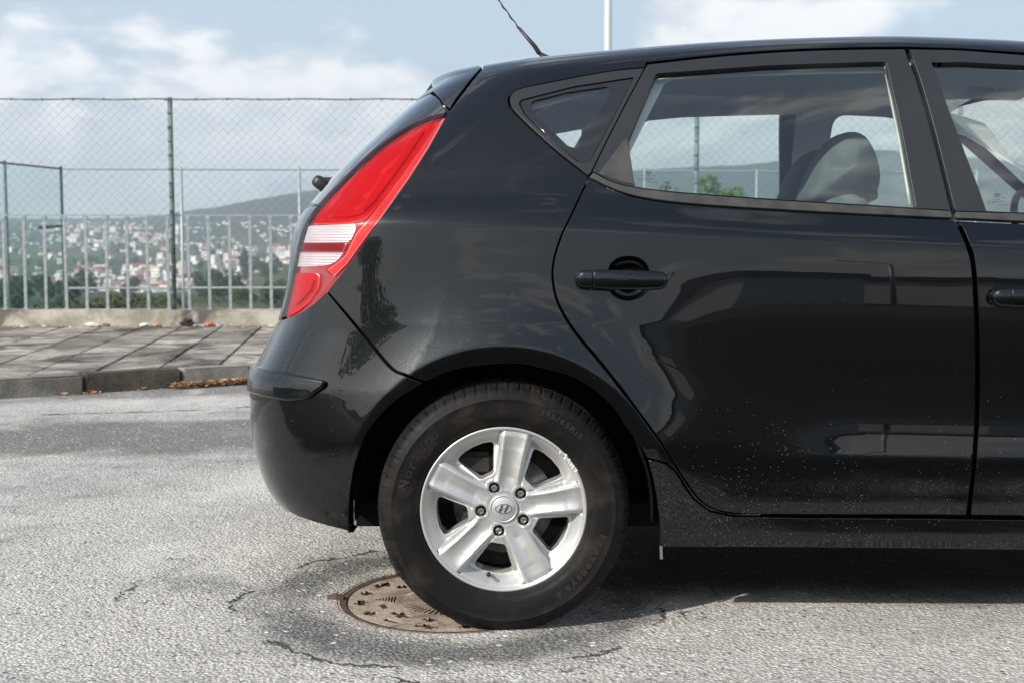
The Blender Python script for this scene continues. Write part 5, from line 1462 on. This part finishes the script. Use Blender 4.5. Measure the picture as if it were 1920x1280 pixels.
litter('plastic_bottle', 'pale flattened plastic bottle lying right of the dark rag', 'bottle', 372, 609, (.085, .026, .014), mb, box=True)
litter('orange_wrapper', 'bright orange wrapper at the end of the pale flattened bottle', 'litter', 390, 609, (.034, .02, .017), mo)
litter('pebble', 'small white pebble at the wall right of the orange wrapper', 'pebble', 407, 608, (.012, .01, .008), mw)
def leaves(name, label, cnt, fn, cols):
    V_, F_, mi = [], [], []
    for i in range(cnt):
        c, z = fn(); s_ = random.uniform(.010, .024); a = random.uniform(0, 6.28); tl = random.uniform(-.7, .7); k = len(V_)
        M3 = Matrix.Rotation(a, 3, 'Z') @ Matrix.Rotation(tl, 3, 'X')
        for x, y, zz in ((-1, 0, .25), (-.2, .42, 0), (.7, .30, .1), (1.1, 0, .3), (.7, -.3, .05), (-.2, -.42, 0)): V_.append(tuple(Vector((c[0], c[1], z + s_ * .5)) + M3 @ Vector((x * s_, y * s_, zz * s_))))
        F_.append((k, k + 1, k + 2, k + 3)); F_.append((k, k + 3, k + 4, k + 5)); mi += [i % len(cols)] * 2
    o = mesh_obj(name, V_, F_, None); [o.data.materials.append(c) for c in cols]; o.data.polygons.foreach_set('material_index', mi); o['kind'] = 'stuff'; o['label'] = label
    return o
lc_ = [pbr('dry_leaf_orange', (0.33, 0.14, 0.045), .8), pbr('dry_leaf_brown', (0.16, 0.075, 0.03), .8), pbr('dry_leaf_pale', (0.42, 0.30, 0.17), .8)]
def kfn():
    a = gp(318, 728); b_ = gp(470, 717); t_ = random.random() ** .8; p = a.lerp(b_, t_) - kn * random.uniform(.005, .09) + kd * 0; return (p.x, p.y), random.uniform(0, .03)
leaves('fallen_leaves', 'dry orange leaves drifted against the foot of the kerb', 420, kfn, lc_)
def kfn2():
    p = k0 + kd * random.uniform(.3, 1.4) - kn * random.uniform(0, .06); return (p.x, p.y), random.uniform(0, .006)
leaves('scattered_leaves', 'a few dry leaves along the foot of the kerb at the left', 40, kfn2, lc_)
def kfn3():
    return (random.uniform(-5.5, -1.3), WY - random.expovariate(7) - .02), .12 + random.uniform(0, .006)
leaves('pavement_debris', 'small leaves and grit on the paving near the low wall', 170, kfn3, lc_[1:] + [mw])

# =================================================================== beyond the wall: sports court, trees, valley, town, hills
RIDGE = np.array([(-1400, 405), (-400, 410), (0, 408), (110, 411), (250, 409), (330, 399), (420, 388), (500, 371), (560, 362), (620, 352), (800, 345), (1000, 330), (1200, 320), (1400, 310), (1480, 301), (1640, 283), (1700, 288), (1850, 300), (1950, 318), (2400, 335), (3600, 360)], float)
DPY = np.array([(30, 720), (45, 672), (60, 645), (100, 618), (180, 596), (350, 575), (600, 560), (900, 546), (1200, 526), (1600, 506), (2200, 481), (3000, 455), (3900, 436)], float)
def vnoise(x, y, s, seed=0.0):
    x = np.asarray(x, float) / s; y = np.asarray(y, float) / s
    return (np.sin(x * 1.7 + seed + 1.3 * np.sin(y * 1.1 + seed)) + np.sin(y * 2.3 - x * .8 + seed * 2 + 1.1 * np.sin(x * 1.9)) + .5 * np.sin(3.7 * x + 2.9 * y + seed) + .35 * np.sin(7.1 * x - 5.3 * y)) / 2.85
def terr_z(x, y):
    x = np.asarray(x, float); y = np.asarray(y, float)
    px = 960 + F * x / y
    near = np.interp(y, DPY[:, 0], DPY[:, 1])
    rid = np.interp(px, RIDGE[:, 0], RIDGE[:, 1])
    yr = np.interp(px, [100, 420, 700], [6200, 4300, 4000])
    t = np.clip((y - 2600) / (yr - 2600), 0, 1); t = t * t * (3 - 2 * t)
    py = near * (1 - t) + np.minimum(rid, 432) * t
    py = py + vnoise(px, np.log(y) * 400, 60) * 2.2 * np.clip((y - 300) / 800, 0, 1) * (1 - .55 * t) + vnoise(px, y * .02, 14, 2.0) * 1.6 * t
    z = CH - (py - 440) / F * y
    return z - np.clip(y - yr, 0, 9e9) * .12
def forest_mat():
    m, t = new_mat('valley_ground')
    pos = t.pos(); s = t.xyz(pos)
    flat = t.add('ShaderNodeCombineXYZ', X=s[0], Y=t.math('MULTIPLY', s[1], .45), Z=0.0).outputs[0]
    n = t.noise(flat, .0065, 8, .62, .3); n2 = t.noise(flat, .03, 5, .65); n3 = t.noise(flat, .0021, 5, .6)
    c = t.mix(t.ramp(n, .42, .56), (0.040, 0.062, 0.030), (0.105, 0.125, 0.055)); c = t.mix(t.ramp(n3, .52, .60, 0, .75), c, (0.17, 0.15, 0.10))
    c = t.mix(t.ramp(n2, .35, .7, 0, .6), c, (0.028, 0.045, 0.022))
    far = t.ramp(s[1], 2600, 3300)
    c = t.mix(far, c, t.mix(t.ramp(n2, .35, .65), (0.022, 0.038, 0.022), (0.050, 0.065, 0.035)))
    field = t.math('MULTIPLY', t.ramp(s[1], 170, 230), t.ramp(s[1], 330, 380, 1, 0)); field = t.math('MULTIPLY', field, t.ramp(n, .40, .50))
    c = t.mix(t.math('MULTIPLY', field, .75), c, (0.20, 0.165, 0.11))
    b = t.add('ShaderNodeBsdfPrincipled', Base_Color=c, Roughness=1.0, Normal=t.bump(t.noise(flat, .12, 4, .7), .8, 6.0)); b.inputs['Specular IOR Level'].default_value = .05
    t.l.new(b.outputs[0], t.out.inputs[0]); return m
ys = np.concatenate([np.geomspace(30, 400, 26)[:-1], np.geomspace(400, 2600, 60)[:-1], np.linspace(2600, 7600, 70)])
pxs = np.linspace(-1700, 3900, 330)
XX = (pxs[None, :] - 960) / F * ys[:, None]; YY = np.repeat(ys[:, None], len(pxs), 1); ZZ = terr_z(XX, YY)
P_ = np.stack([XX, YY, ZZ], -1).reshape(-1, 3); nn = len(pxs)
F_ = [(j * nn + i, j * nn + i + 1, (j + 1) * nn + i + 1, (j + 1) * nn + i) for j in range(len(ys) - 1) for i in range(nn - 1)]
o = mesh_obj('valley_and_hills', P_, F_, forest_mat(), smooth=True); o['kind'] = 'structure'
# court ground and a floor that carries the land on to every side
CZ = -2.5
M['court'] = pbr('court_surface', (0.10, 0.16, 0.12), .9, vary=.3, vscale=1.5)
sheet('court_ground', -60, 60, WY + .3, 30.5, CZ, M['court'])
M['scrub'] = pbr('scrub_ground', (0.07, 0.09, 0.045), 1.0, vary=.5, vscale=.2)

# far court fence and its screened side fence
def simple_fence(name, label, A, B_, zt, n, mat, mesh_mat, mid=None, screen=None):
    A = Vector((A[0], A[1], CZ)); B_ = Vector((B_[0], B_[1], CZ)); e_ = empty(name, label, 'fence', (A.x, A.y, CZ))
    for i in range(n + 1):
        p = A.lerp(B_, i / n); bm = bmesh.new(); bm_tube(bm, [(p.x, p.y, CZ), (p.x, p.y, zt + .05)], .032, 8); bm_obj('fence_post', bm, mat, e_, smooth=True)
    for nm, z in (('top_rail', zt), ('bottom_rail', mid)):
        if z is None: continue
        bm = bmesh.new(); bm_tube(bm, [(A.x, A.y, z), (B_.x, B_.y, z)], .022 if nm == 'top_rail' else .026, 6); bm_obj(nm, bm, mat, e_)
    L = (B_ - A).length; dr = (B_ - A).normalized()
    if mesh_mat is not None:
        chain('wire_mesh', 0, L, CZ, zt, 0, .24, .0013, mesh_mat, e_, fn=lambda p: Vector((A.x + dr.x * p.x - dr.y * p.y, A.y + dr.y * p.x + dr.x * p.y, p.z)))
    if screen is not None:
        V_ = []; F_ = []
        for i in range(n):
            a, b_ = A.lerp(B_, i / n), A.lerp(B_, (i + 1) / n); N_ = 10
            for j in range(N_ + 1):
                q = a.lerp(b_, j / N_)
                for z in np.linspace(CZ, zt - .03, 12): V_.append((q.x + .03 * math.sin(j * 1.3 + z * 2), q.y + .02 * math.sin(z * 3 + j), z))
            k0_ = len(V_) - (N_ + 1) * 12
            for j in range(N_):
                for k in range(11): F_.append((k0_ + j * 12 + k, k0_ + (j + 1) * 12 + k, k0_ + (j + 1) * 12 + k + 1, k0_ + j * 12 + k + 1))
        mesh_obj('windscreen_cloth', V_, F_, screen, e_, smooth=True)
    return e_
D2 = 26.6
ct = at(114, 317, D2); zt2 = float(ct[2]); xA = float(ct[0])
pR = at(1832, 311, D2 * 1.055)
M['pale_post'] = pbr('pale_galvanised_post', (0.36, 0.41, 0.41), .5, .3)
M['pale_wire'] = pbr('pale_wire', (0.20, 0.25, 0.25), .6)
def screen_mat():
    m, t = new_mat('green_windscreen_cloth')
    tr = t.add('ShaderNodeBsdfTransparent', Color=(0.90, 0.965, 0.945)); df = t.add('ShaderNodeBsdfDiffuse', Color=(0.05, 0.22, 0.17)); tl = t.add('ShaderNodeBsdfTranslucent', Color=(0.06, 0.25, 0.20))
    a = t.add('ShaderNodeMixShader', i_0=.5, i_1=df.outputs[0], i_2=tl.outputs[0])
    mx = t.add('ShaderNodeMixShader', i_0=.07, i_1=tr.outputs[0], i_2=a.outputs[0]); t.l.new(mx.outputs[0], t.out.inputs[0]); return m
p340 = at(340, 400, D2)
simple_fence('court_fence', 'pale chain-link court fence with thin posts beyond the pavement wall', (xA, D2), (float(pR[0]), D2 * 1.055), zt2, 8, M['pale_post'], M['pale_wire'], mid=float(at(300, 541, D2)[2]))
q61 = at(61, 308, 25.4)
side = simple_fence('screened_fence', 'green-netted fence at the left corner of the court', (xA, D2), (xA - .95, 20.2), zt2, 3, M['green_post'], M['wire'], screen=screen_mat())
g0 = at(118, 424, D2 - .1); g1 = at(70, 427, 25.6)
bm = bmesh.new(); bm_tube(bm, [g0, g1], .035, 6); bm_obj('mid_rail', bm, M['green_post'], side)
# lamp post behind the car
lp = at(1140, 60, 22.0)
post = empty('court_lamp_post', 'tall white lamp post rising behind the car roof', 'lamp post', (float(lp[0]), 22.0, CZ))
bm = bmesh.new(); bm_tube(bm, [(lp[0], 22, CZ), (lp[0], 22, 1), (lp[0], 22, 9.5)], [.085, .068, .055], 20); bm_obj('pole', bm, pbr('white_pole', (0.52, 0.52, 0.50), .4), post, smooth=True)
bm = bmesh.new(); bm_box(bm, (lp[0], 22, 9.6), (1.2, .25, .12), bevel=.03); bm_obj('lamp_head', bm, M['galv'], post)

# foliage
def leaf_mat(name, a, b_):
    m, t = new_mat(name)
    info = t.n.new('ShaderNodeNewGeometry').outputs['Random Per Island']
    c = t.mix(info, a, b_); c2 = t.mix(t.noise(t.pos(), .7, 3, .5), c, tuple(x * .6 for x in a))
    df = t.add('ShaderNodeBsdfPrincipled', Base_Color=c2, Roughness=.7); tl = t.add('ShaderNodeBsdfTranslucent', Color=t.mix(.5, c, (b_[0] * 1.3, b_[1] * 1.5, b_[2])))
    mx = t.add('ShaderNodeMixShader', i_0=.30, i_1=df.outputs[0], i_2=tl.outputs[0]); t.l.new(mx.outputs[0], t.out.inputs[0]); return m
M['bark'] = pbr('bark', (0.11, 0.085, 0.06), .95, vary=.4, vscale=5)
LM = [leaf_mat('foliage_dark', (0.030, 0.055, 0.022), (0.060, 0.095, 0.035)), leaf_mat('foliage_mid', (0.045, 0.085, 0.025), (0.10, 0.16, 0.045)), leaf_mat('foliage_olive', (0.075, 0.095, 0.040), (0.16, 0.17, 0.075)), leaf_mat('foliage_fresh', (0.07, 0.15, 0.03), (0.19, 0.30, 0.06)),
      leaf_mat('foliage_russet', (0.07, 0.045, 0.04), (0.12, 0.07, 0.06))]
def crown_mesh(name, n, leaf, shape, mat, seed, squash=1.0):
    r_ = np.random.default_rng(seed); V_ = []; F_ = []
    nl = 9; lob = r_.normal(size=(nl, 3)); lob /= np.linalg.norm(lob, axis=1)[:, None]; lob = lob * r_.uniform(.25, .62, (nl, 1)); lr = r_.uniform(.32, .52, nl); lob[:, 2] = lob[:, 2] * .8
    for i in range(n):
        k = r_.integers(nl); d_ = r_.normal(size=3); d_ /= np.linalg.norm(d_); rr_ = lr[k] * r_.uniform(.55, 1.0) ** .5
        c = (lob[k] + d_ * rr_) * np.array(shape); a = r_.normal(size=3); a /= np.linalg.norm(a); b_ = np.cross(a, d_ + r_.normal(size=3) * .5); b_ /= np.linalg.norm(b_) + 1e-9; s_ = leaf * r_.uniform(.6, 1.4); k0_ = len(V_)
        V_ += [tuple(c - a * s_), tuple(c + b_ * s_ * .55), tuple(c + a * s_), tuple(c - b_ * s_ * .55)]; F_.append((k0_, k0_ + 1, k0_ + 2, k0_ + 3))
    me = bpy.data.meshes.new(name); me.from_pydata(V_, [], F_); me.materials.append(mat); return me
def trunk_mesh(h, r0, seed, spread):
    r_ = random.Random(seed); bm = bmesh.new(); pts = [Vector((0, 0, 0)), Vector((r_.uniform(-.03, .03) * h, 0, h * .3)), Vector((r_.uniform(-.05, .05) * h, r_.uniform(-.04, .04) * h, h * .62))]
    bm_tube(bm, pts, [r0, r0 * .75, r0 * .5], 8)
    for k in range(6):
        a = k * 1.05 + r_.uniform(-.3, .3); s0 = pts[1].lerp(pts[2], .2 + .13 * k); e_ = s0 + Vector((math.cos(a) * spread, math.sin(a) * spread, h * r_.uniform(.12, .3)))
        bm_tube(bm, [s0, s0.lerp(e_, .5) + Vector((0, 0, h * .03)), e_], [r0 * .4, r0 * .26, r0 * .1], 5)
    me = bpy.data.meshes.new('trunk'); bm.to_mesh(me); bm.free(); me.materials.append(M['bark']); return me
FARCROWN = [[crown_mesh('crown', 420, .16, (1, 1, s_), LM[k], 10 + k * 3 + q) for q, s_ in enumerate((.95, 1.35))] for k in range(5)]
FARTRUNK = trunk_mesh(1.0, .05, 3, .25)
def far_tree(name, label, group, x, y, rad, kind, q, hk=1.0):
    z = float(terr_z(x, y)) - .3
    e_ = empty(name, label, 'tree', (x, y, z), group, random.uniform(0, 6.28))
    c = link(bpy.data.objects.new('crown', FARCROWN[kind][q]), e_); c.location = (0, 0, rad * hk * 1.35); c.scale = (rad, rad, rad * hk)
    t_ = link(bpy.data.objects.new('trunk', FARTRUNK), e_); t_.scale = (rad * 1.6,) * 3
    return e_
def y_for(px, py):
    yy = np.geomspace(32, 5500, 900); zz = terr_z((px - 960) / F * yy, yy); pp = 440 - (zz - CH) / yy * F
    k = np.argmax(pp < py); return float(yy[k]) if pp[k] < py else None
rt = random.Random(21)
ORD = ['first', 'second', 'third', 'fourth', 'fifth', 'sixth', 'seventh', 'eighth', 'ninth', 'tenth']
def gap_words(px):
    g = (px - 325) / 37.5; k = int(abs(g)); return '%s railing gap %s of post' % (ORD[min(k, 9)], 'left' if g < 0 else 'right')
masses = [  # px range, foot py range, count, radius as picture px, kind, label, group
    ((-60, 128), (566, 600), 14, (20, 34), 0, 'dark green tree low behind the green netting', 'dark trees at the lower left below the town'),
    ((372, 448), (548, 566), 9, (17, 26), 0, 'dark rounded tree before the town', 'dark trees in front of the white houses'),
    ((150, 178), (545, 560), 3, (16, 24), 0, 'dark upright tree before the town', 'dark upright trees at the left of the town'),
    ((340, 372), (536, 552), 4, (9, 15), 4, 'russet tree on the valley slope', 'russet trees near the fence post'),
    ((395, 545), (556, 580), 14, (12, 22), 1, 'mid green tree on the near slope', 'green trees on the slope near the car'),
    ((455, 520), (508, 530), 8, (12, 20), 0, 'dark tree among white houses', 'dark trees among the houses by the tail lamp'),
    ((225, 262), (545, 560), 4, (12, 18), 1, 'green tree before the densest houses', 'green trees before the densest houses'),
    ((-80, 560), (500, 548), 44, (5, 10), 1, 'small green tree between town houses', 'small trees dotted among the houses'),
    ((-80, 560), (452, 498), 60, (4, 8), 0, 'tiny dark tree above the town', 'tiny trees on the far slope'),
]
for (xr_, yr_, cnt, rr_, kind, lab, grp) in masses:
    for _ in range(cnt):
        px, py = rt.uniform(*xr_), rt.uniform(*yr_); y = y_for(px, py)
        if y is None: continue
        rad = rt.uniform(*rr_) / F * y
        far_tree('valley_tree', lab + ', ' + gap_words(px), grp, (px - 960) / F * y, y, rad, kind, rt.randrange(2), rt.uniform(.8, 1.15))
# bushes just past the court, seen between the bars
bush_me = [crown_mesh('foliage', 2600, .055, (1.5, 1.1, .75), LM[k], 50 + k) for k in (2, 1, 0)]
stem_me = trunk_mesh(1.0, .04, 9, .3)
for px, top, y, s_, k in ((188, 546, 34, 1.35, 0), (215, 539, 35, 1.3, 0), (252, 543, 34, 1.4, 0), (290, 552, 36, 1.15, 1), (152, 552, 33, 1.25, 2), (120, 544, 36, 1.4, 2), (300, 560, 32, 1.0, 0)):
    p = at(px, top, y); e_ = empty('bush', ('olive green bush past the court, ' + gap_words(px), 'bright green bush past the court, behind the railing near the thick fence post', 'dark green bush past the court, just right of the green netting')[k], 'bush', (float(p[0]), y, float(p[2]) - 1.35 * s_), 'bushes past the court', px * .7)
    c = link(bpy.data.objects.new('foliage', bush_me[k]), e_); c.location = (0, 0, .75 * s_); c.scale = (s_, s_, s_ * .85)
    t_ = link(bpy.data.objects.new('stem', stem_me), e_); t_.location = (0, 0, -1.2); t_.scale = (s_,) * 2 + (1.6,)
# young trees seen through the car windows
def near_tree(label, px, top, y, rad, seed, nleaf, mat):
    p = at(px, top, y); h = float(p[2]) - CZ; e_ = empty('young_tree', label, 'tree', (float(p[0]), y, CZ))
    c = link(bpy.data.objects.new('crown', crown_mesh('crown', int(nleaf * 1.7), .05, (rad, rad, rad * 1.6), mat, seed)), e_); c.location = (0, 0, h - rad * 1.3)
    t_ = link(bpy.data.objects.new('trunk', trunk_mesh(h * .80, .045, seed, rad * .45)), e_)
near_tree('leafy green young tree seen through the rear door window', 1333, 322, 21, .55, 3, 1500, LM[3])
near_tree('lower yellow-green young tree beside the leafy one in the rear door window', 1378, 340, 21.5, .42, 8, 900, LM[3])
near_tree('thin sparse sapling at the left of the rear door window', 1252, 312, 20, .42, 5, 170, LM[2])

# the town
M['hw'] = [pbr('house_white', (0.80, 0.78, 0.74), .8), pbr('house_cream', (0.60, 0.52, 0.42), .8), pbr('house_grey', (0.40, 0.39, 0.37), .8), pbr('house_rose', (0.52, 0.33, 0.27), .8)]
M['hr'] = [pbr('roof_tile_red', (0.30, 0.11, 0.065), .85, vary=.3, vscale=.5), pbr('roof_tile_brown', (0.22, 0.12, 0.085), .85, vary=.3, vscale=.5), pbr('roof_flat_pale', (0.58, 0.55, 0.51), .85), pbr('roof_orange', (0.55, 0.17, 0.07), .85)]
M['hwin'] = pbr('house_window', (0.04, 0.045, 0.05), .15)
def house_meshes():
    out = []
    for kind, (w_, d_, h_, pitch) in enumerate(((1, .8, .55, .22), (1.25, .75, .95, .18), (1, .9, .9, 0), (2.1, 1.0, .48, .12), (.9, .9, 1.6, 0))):
        bm = bmesh.new(); bm_box(bm, (0, 0, h_ / 2 - .2), (w_, d_, h_ + .4))
        if pitch:
            for s_ in (-1, 1):
                a = [bm.verts.new(p) for p in ((s_ * (w_ / 2 - .002), -d_ / 2, h_), (s_ * (w_ / 2 - .002), d_ / 2, h_), (s_ * (w_ / 2 - .002), 0, h_ + pitch))]; bm.faces.new(a)
        wall_m = bpy.data.meshes.new('wall'); bm.to_mesh(wall_m); bm.free()
        bm = bmesh.new()
        if pitch:
            for s_ in (-1, 1):
                v = [bm.verts.new(p) for p in ((-w_ / 2 - .05, s_ * (d_ / 2 + .06), h_ - .03), (w_ / 2 + .05, s_ * (d_ / 2 + .06), h_ - .03), (w_ / 2 + .05, 0, h_ + pitch + .012), (-w_ / 2 - .05, 0, h_ + pitch + .012))]
                f = bm.faces.new(v)
            r_ = bmesh.ops.extrude_face_region(bm, geom=bm.faces[:]); bmesh.ops.translate(bm, verts=[g for g in r_['geom'] if isinstance(g, bmesh.types.BMVert)], vec=(0, 0, .03))
            bmesh.ops.recalc_face_normals(bm, faces=bm.faces[:])
        else: bm_box(bm, (0, 0, h_ + .03), (w_ + .06, d_ + .06, .06))
        roof_m = bpy.data.meshes.new('roof'); bm.to_mesh(roof_m); bm.free()
        wins = []; nfl = max(1, round(h_ / .33)); ncol = max(2, round(w_ / .32))
        for fl in range(nfl):
            for c_ in range(ncol):
                wins.append((-w_ / 2 + w_ * (c_ + .5) / ncol, -d_ / 2 - .004, h_ * (fl + .55) / nfl))
        out.append((wall_m, roof_m, wins))
    return out
HM = house_meshes()
bm = bmesh.new(); bm_box(bm, (0, 0, 0), (.10, .012, .14)); win_m = bpy.data.meshes.new('window'); bm.to_mesh(win_m); bm.free(); win_m.materials.append(M['hwin'])
cache = {}
def variant(me, mat):
    k = (me.name, mat.name)
    if k not in cache: c = me.copy(); c.materials.clear(); c.materials.append(mat); cache[k] = c
    return cache[k]
clusters = [((150, 365), (508, 549), 100, .86, 'in the dense town middle', 'houses in the dense middle of the town'),
            ((-70, 180), (514, 534), 38, .74, 'in the left row', 'houses in the row at the left of the town'),
            ((350, 560), (468, 516), 56, .78, 'in the band towards the car', 'houses in the band towards the car'),
            ((110, 345), (424, 460), 46, .52, 'high on the slope', 'houses scattered high on the slope'),
            ((-70, 345), (458, 506), 46, .60, 'among trees above the town', 'houses scattered above the town'),
            ((345, 470), (535, 562), 7, .8, 'low on the green slope', 'lone houses low on the green slope')]
rh = random.Random(4)
for (xr_, yr_, cnt, sc_, lab, grp) in clusters:
    for i in range(cnt):
        px, py = rh.uniform(*xr_), rh.uniform(*yr_); y = y_for(px, py)
        if y is None: continue
        w_ = rh.uniform(13, 22) * sc_ / F * y; kind = rh.choices(range(5), (5, 4, 4, 2, 1.2))[0]
        if kind == 3: w_ *= .8
        x = (px - 960) / F * y; z = float(terr_z(x, y))
        wall_m, roof_m, wins = HM[kind]; wi = rh.choices(range(4), (9, 2.0, 1.0, .6))[0]; wm = M['hw'][wi]; ri = 2 if kind in (2, 4) else rh.choices(range(4), (4, 2, 4.5, .5))[0]; rm_ = M['hr'][ri]
        what = ('%s %s' % (('white', 'cream', 'grey', 'rose')[wi], ('red-roofed', 'brown-roofed', 'flat-roofed' if kind in (2, 4) else 'pale-roofed', 'orange-roofed')[ri])) + (' house', ' tall house', ' block', ' long shed', ' tower')[kind]
        e_ = empty('house', what + ' ' + lab + ', ' + gap_words(px), 'house', (x, y, z), grp, rh.uniform(-.7, .7))
        o1 = link(bpy.data.objects.new('wall', variant(wall_m, wm)), e_); o2 = link(bpy.data.objects.new('roof', variant(roof_m, rm_)), e_); o1.scale = o2.scale = (w_,) * 3
        if w_ * F / y > 15:
            for wn in wins:
                o3 = link(bpy.data.objects.new('window', win_m), e_); o3.location = Vector(wn) * w_; o3.scale = (w_,) * 3
# the part of the town past that: one mass of tiny buildings on the far slope
bm = bmesh.new()
for i in range(520):
    px, py = rh.uniform(-80, 560), rh.uniform(418, 468); y = y_for(px, py)
    if y is None: continue
    if vnoise(px, py * 2, 40, 3.0) < -.1: continue
    w_ = rh.uniform(2.5, 6) / F * y; x = (px - 960) / F * y; bm_box(bm, (x, y, float(terr_z(x, y)) + w_ * .22), (w_, w_ * .8, w_ * rh.uniform(.4, .8)), Matrix.Identity(3))
o = bm_obj('distant_town', bm, M['hw'][0]); o['kind'] = 'stuff'; o['label'] = 'mass of tiny white buildings on the far hazy slope'

hm, ht = new_mat('haze_air')
pv = ht.add('ShaderNodeVolumePrincipled', Color=(0.80, 0.88, 0.97), Density=0.00019, Anisotropy=0.3); ht.l.new(pv.outputs[0], ht.out.inputs['Volume'])
bm = bmesh.new(); bm_box(bm, (600, 3600, 60), (13000, 8400, 720)); o = bm_obj('haze', bm, hm); o['kind'] = 'stuff'

# =================================================================== the street behind the camera (mirrored in the paint)
bld = empty('long_white_building', 'long low white building across the car park, mirrored in the doors', 'building', (8, -46, 0))
for i in range(7):
    c0 = Vector((6 + i * 10.5, -44 - (i % 2) * 3, 0)); rz_ = Matrix.Rotation(R(62), 3, 'Z')
    bm = bmesh.new(); bm_box(bm, (0, 0, 1.35), (13, 6, 2.7), rz_); bmesh.ops.translate(bm, verts=bm.verts, vec=c0); bm_obj('wall', bm, M['hw'][0], bld)
    bm = bmesh.new(); bm_box(bm, (0, 0, 3.0), (13.6, 6.6, .6), rz_); bmesh.ops.translate(bm, verts=bm.verts, vec=c0); bm_obj('roof', bm, M['hwin'], bld)
hill_me = []
V_, F_ = [], []
for i in range(91):
    a = R(-90 + 180 * i / 90); d_ = 190; h_ = 9 + 5 * math.sin(i * .21) + 2.5 * math.sin(i * .73 + 1) + 1.2 * math.sin(i * 2.1)
    V_ += [(math.sin(a) * d_, -math.cos(a) * d_, -1), (math.sin(a) * (d_ + 20), -math.cos(a) * (d_ + 20), h_), (math.sin(a) * (d_ + 130), -math.cos(a) * (d_ + 130), h_ * 1.15)]
for i in range(90):
    for k in range(2): F_.append((3 * i + k, 3 * i + k + 1, 3 * i + k + 4, 3 * i + k + 3))
o = mesh_obj('wooded_ridge', V_, F_, forest_mat(), smooth=True); o['kind'] = 'structure'
r_ = 2.7
e_ = empty('street_tree', 'round-crowned tree behind the camera, mirrored in the rear wing', 'tree', (-11.8, -13.5, 0))
c = link(bpy.data.objects.new('crown', bush_me[2]), e_); c.location = (0, 0, 3.7); c.scale = (2.7, 3.2, 2.6)
t_ = link(bpy.data.objects.new('trunk', FARTRUNK), e_); t_.scale = (3.4,) * 3
for x, y, h in ((13.0, -40, 4.8), (6, -66, 6.2)):
    e_ = empty('street_lamp', 'single-arm street lamp close behind the camera, mirrored in the rear door' if h < 5 else 'far street lamp beyond the white building, mirrored small in the rear door', 'street lamp', (x, y, 0), 'street lamps mirrored in the doors')
    bm = bmesh.new(); bm_tube(bm, [(x, y, 0), (x, y, h)], [.15, .08], 10); bm_obj('pole', bm, M['galv'], e_, smooth=True)
    bm = bmesh.new(); bm_tube(bm, [(x, y, h - .03), (x - .9, y, h + .12), (x - 1.6, y, h + .15)], .035, 8); bm_obj('arm', bm, M['galv'], e_, smooth=True)
    bm = bmesh.new(); bm_box(bm, (x - 1.9, y, h + .14), (.7, .25, .10), bevel=.03); bm_obj('lamp_head', bm, M['galv'], e_)
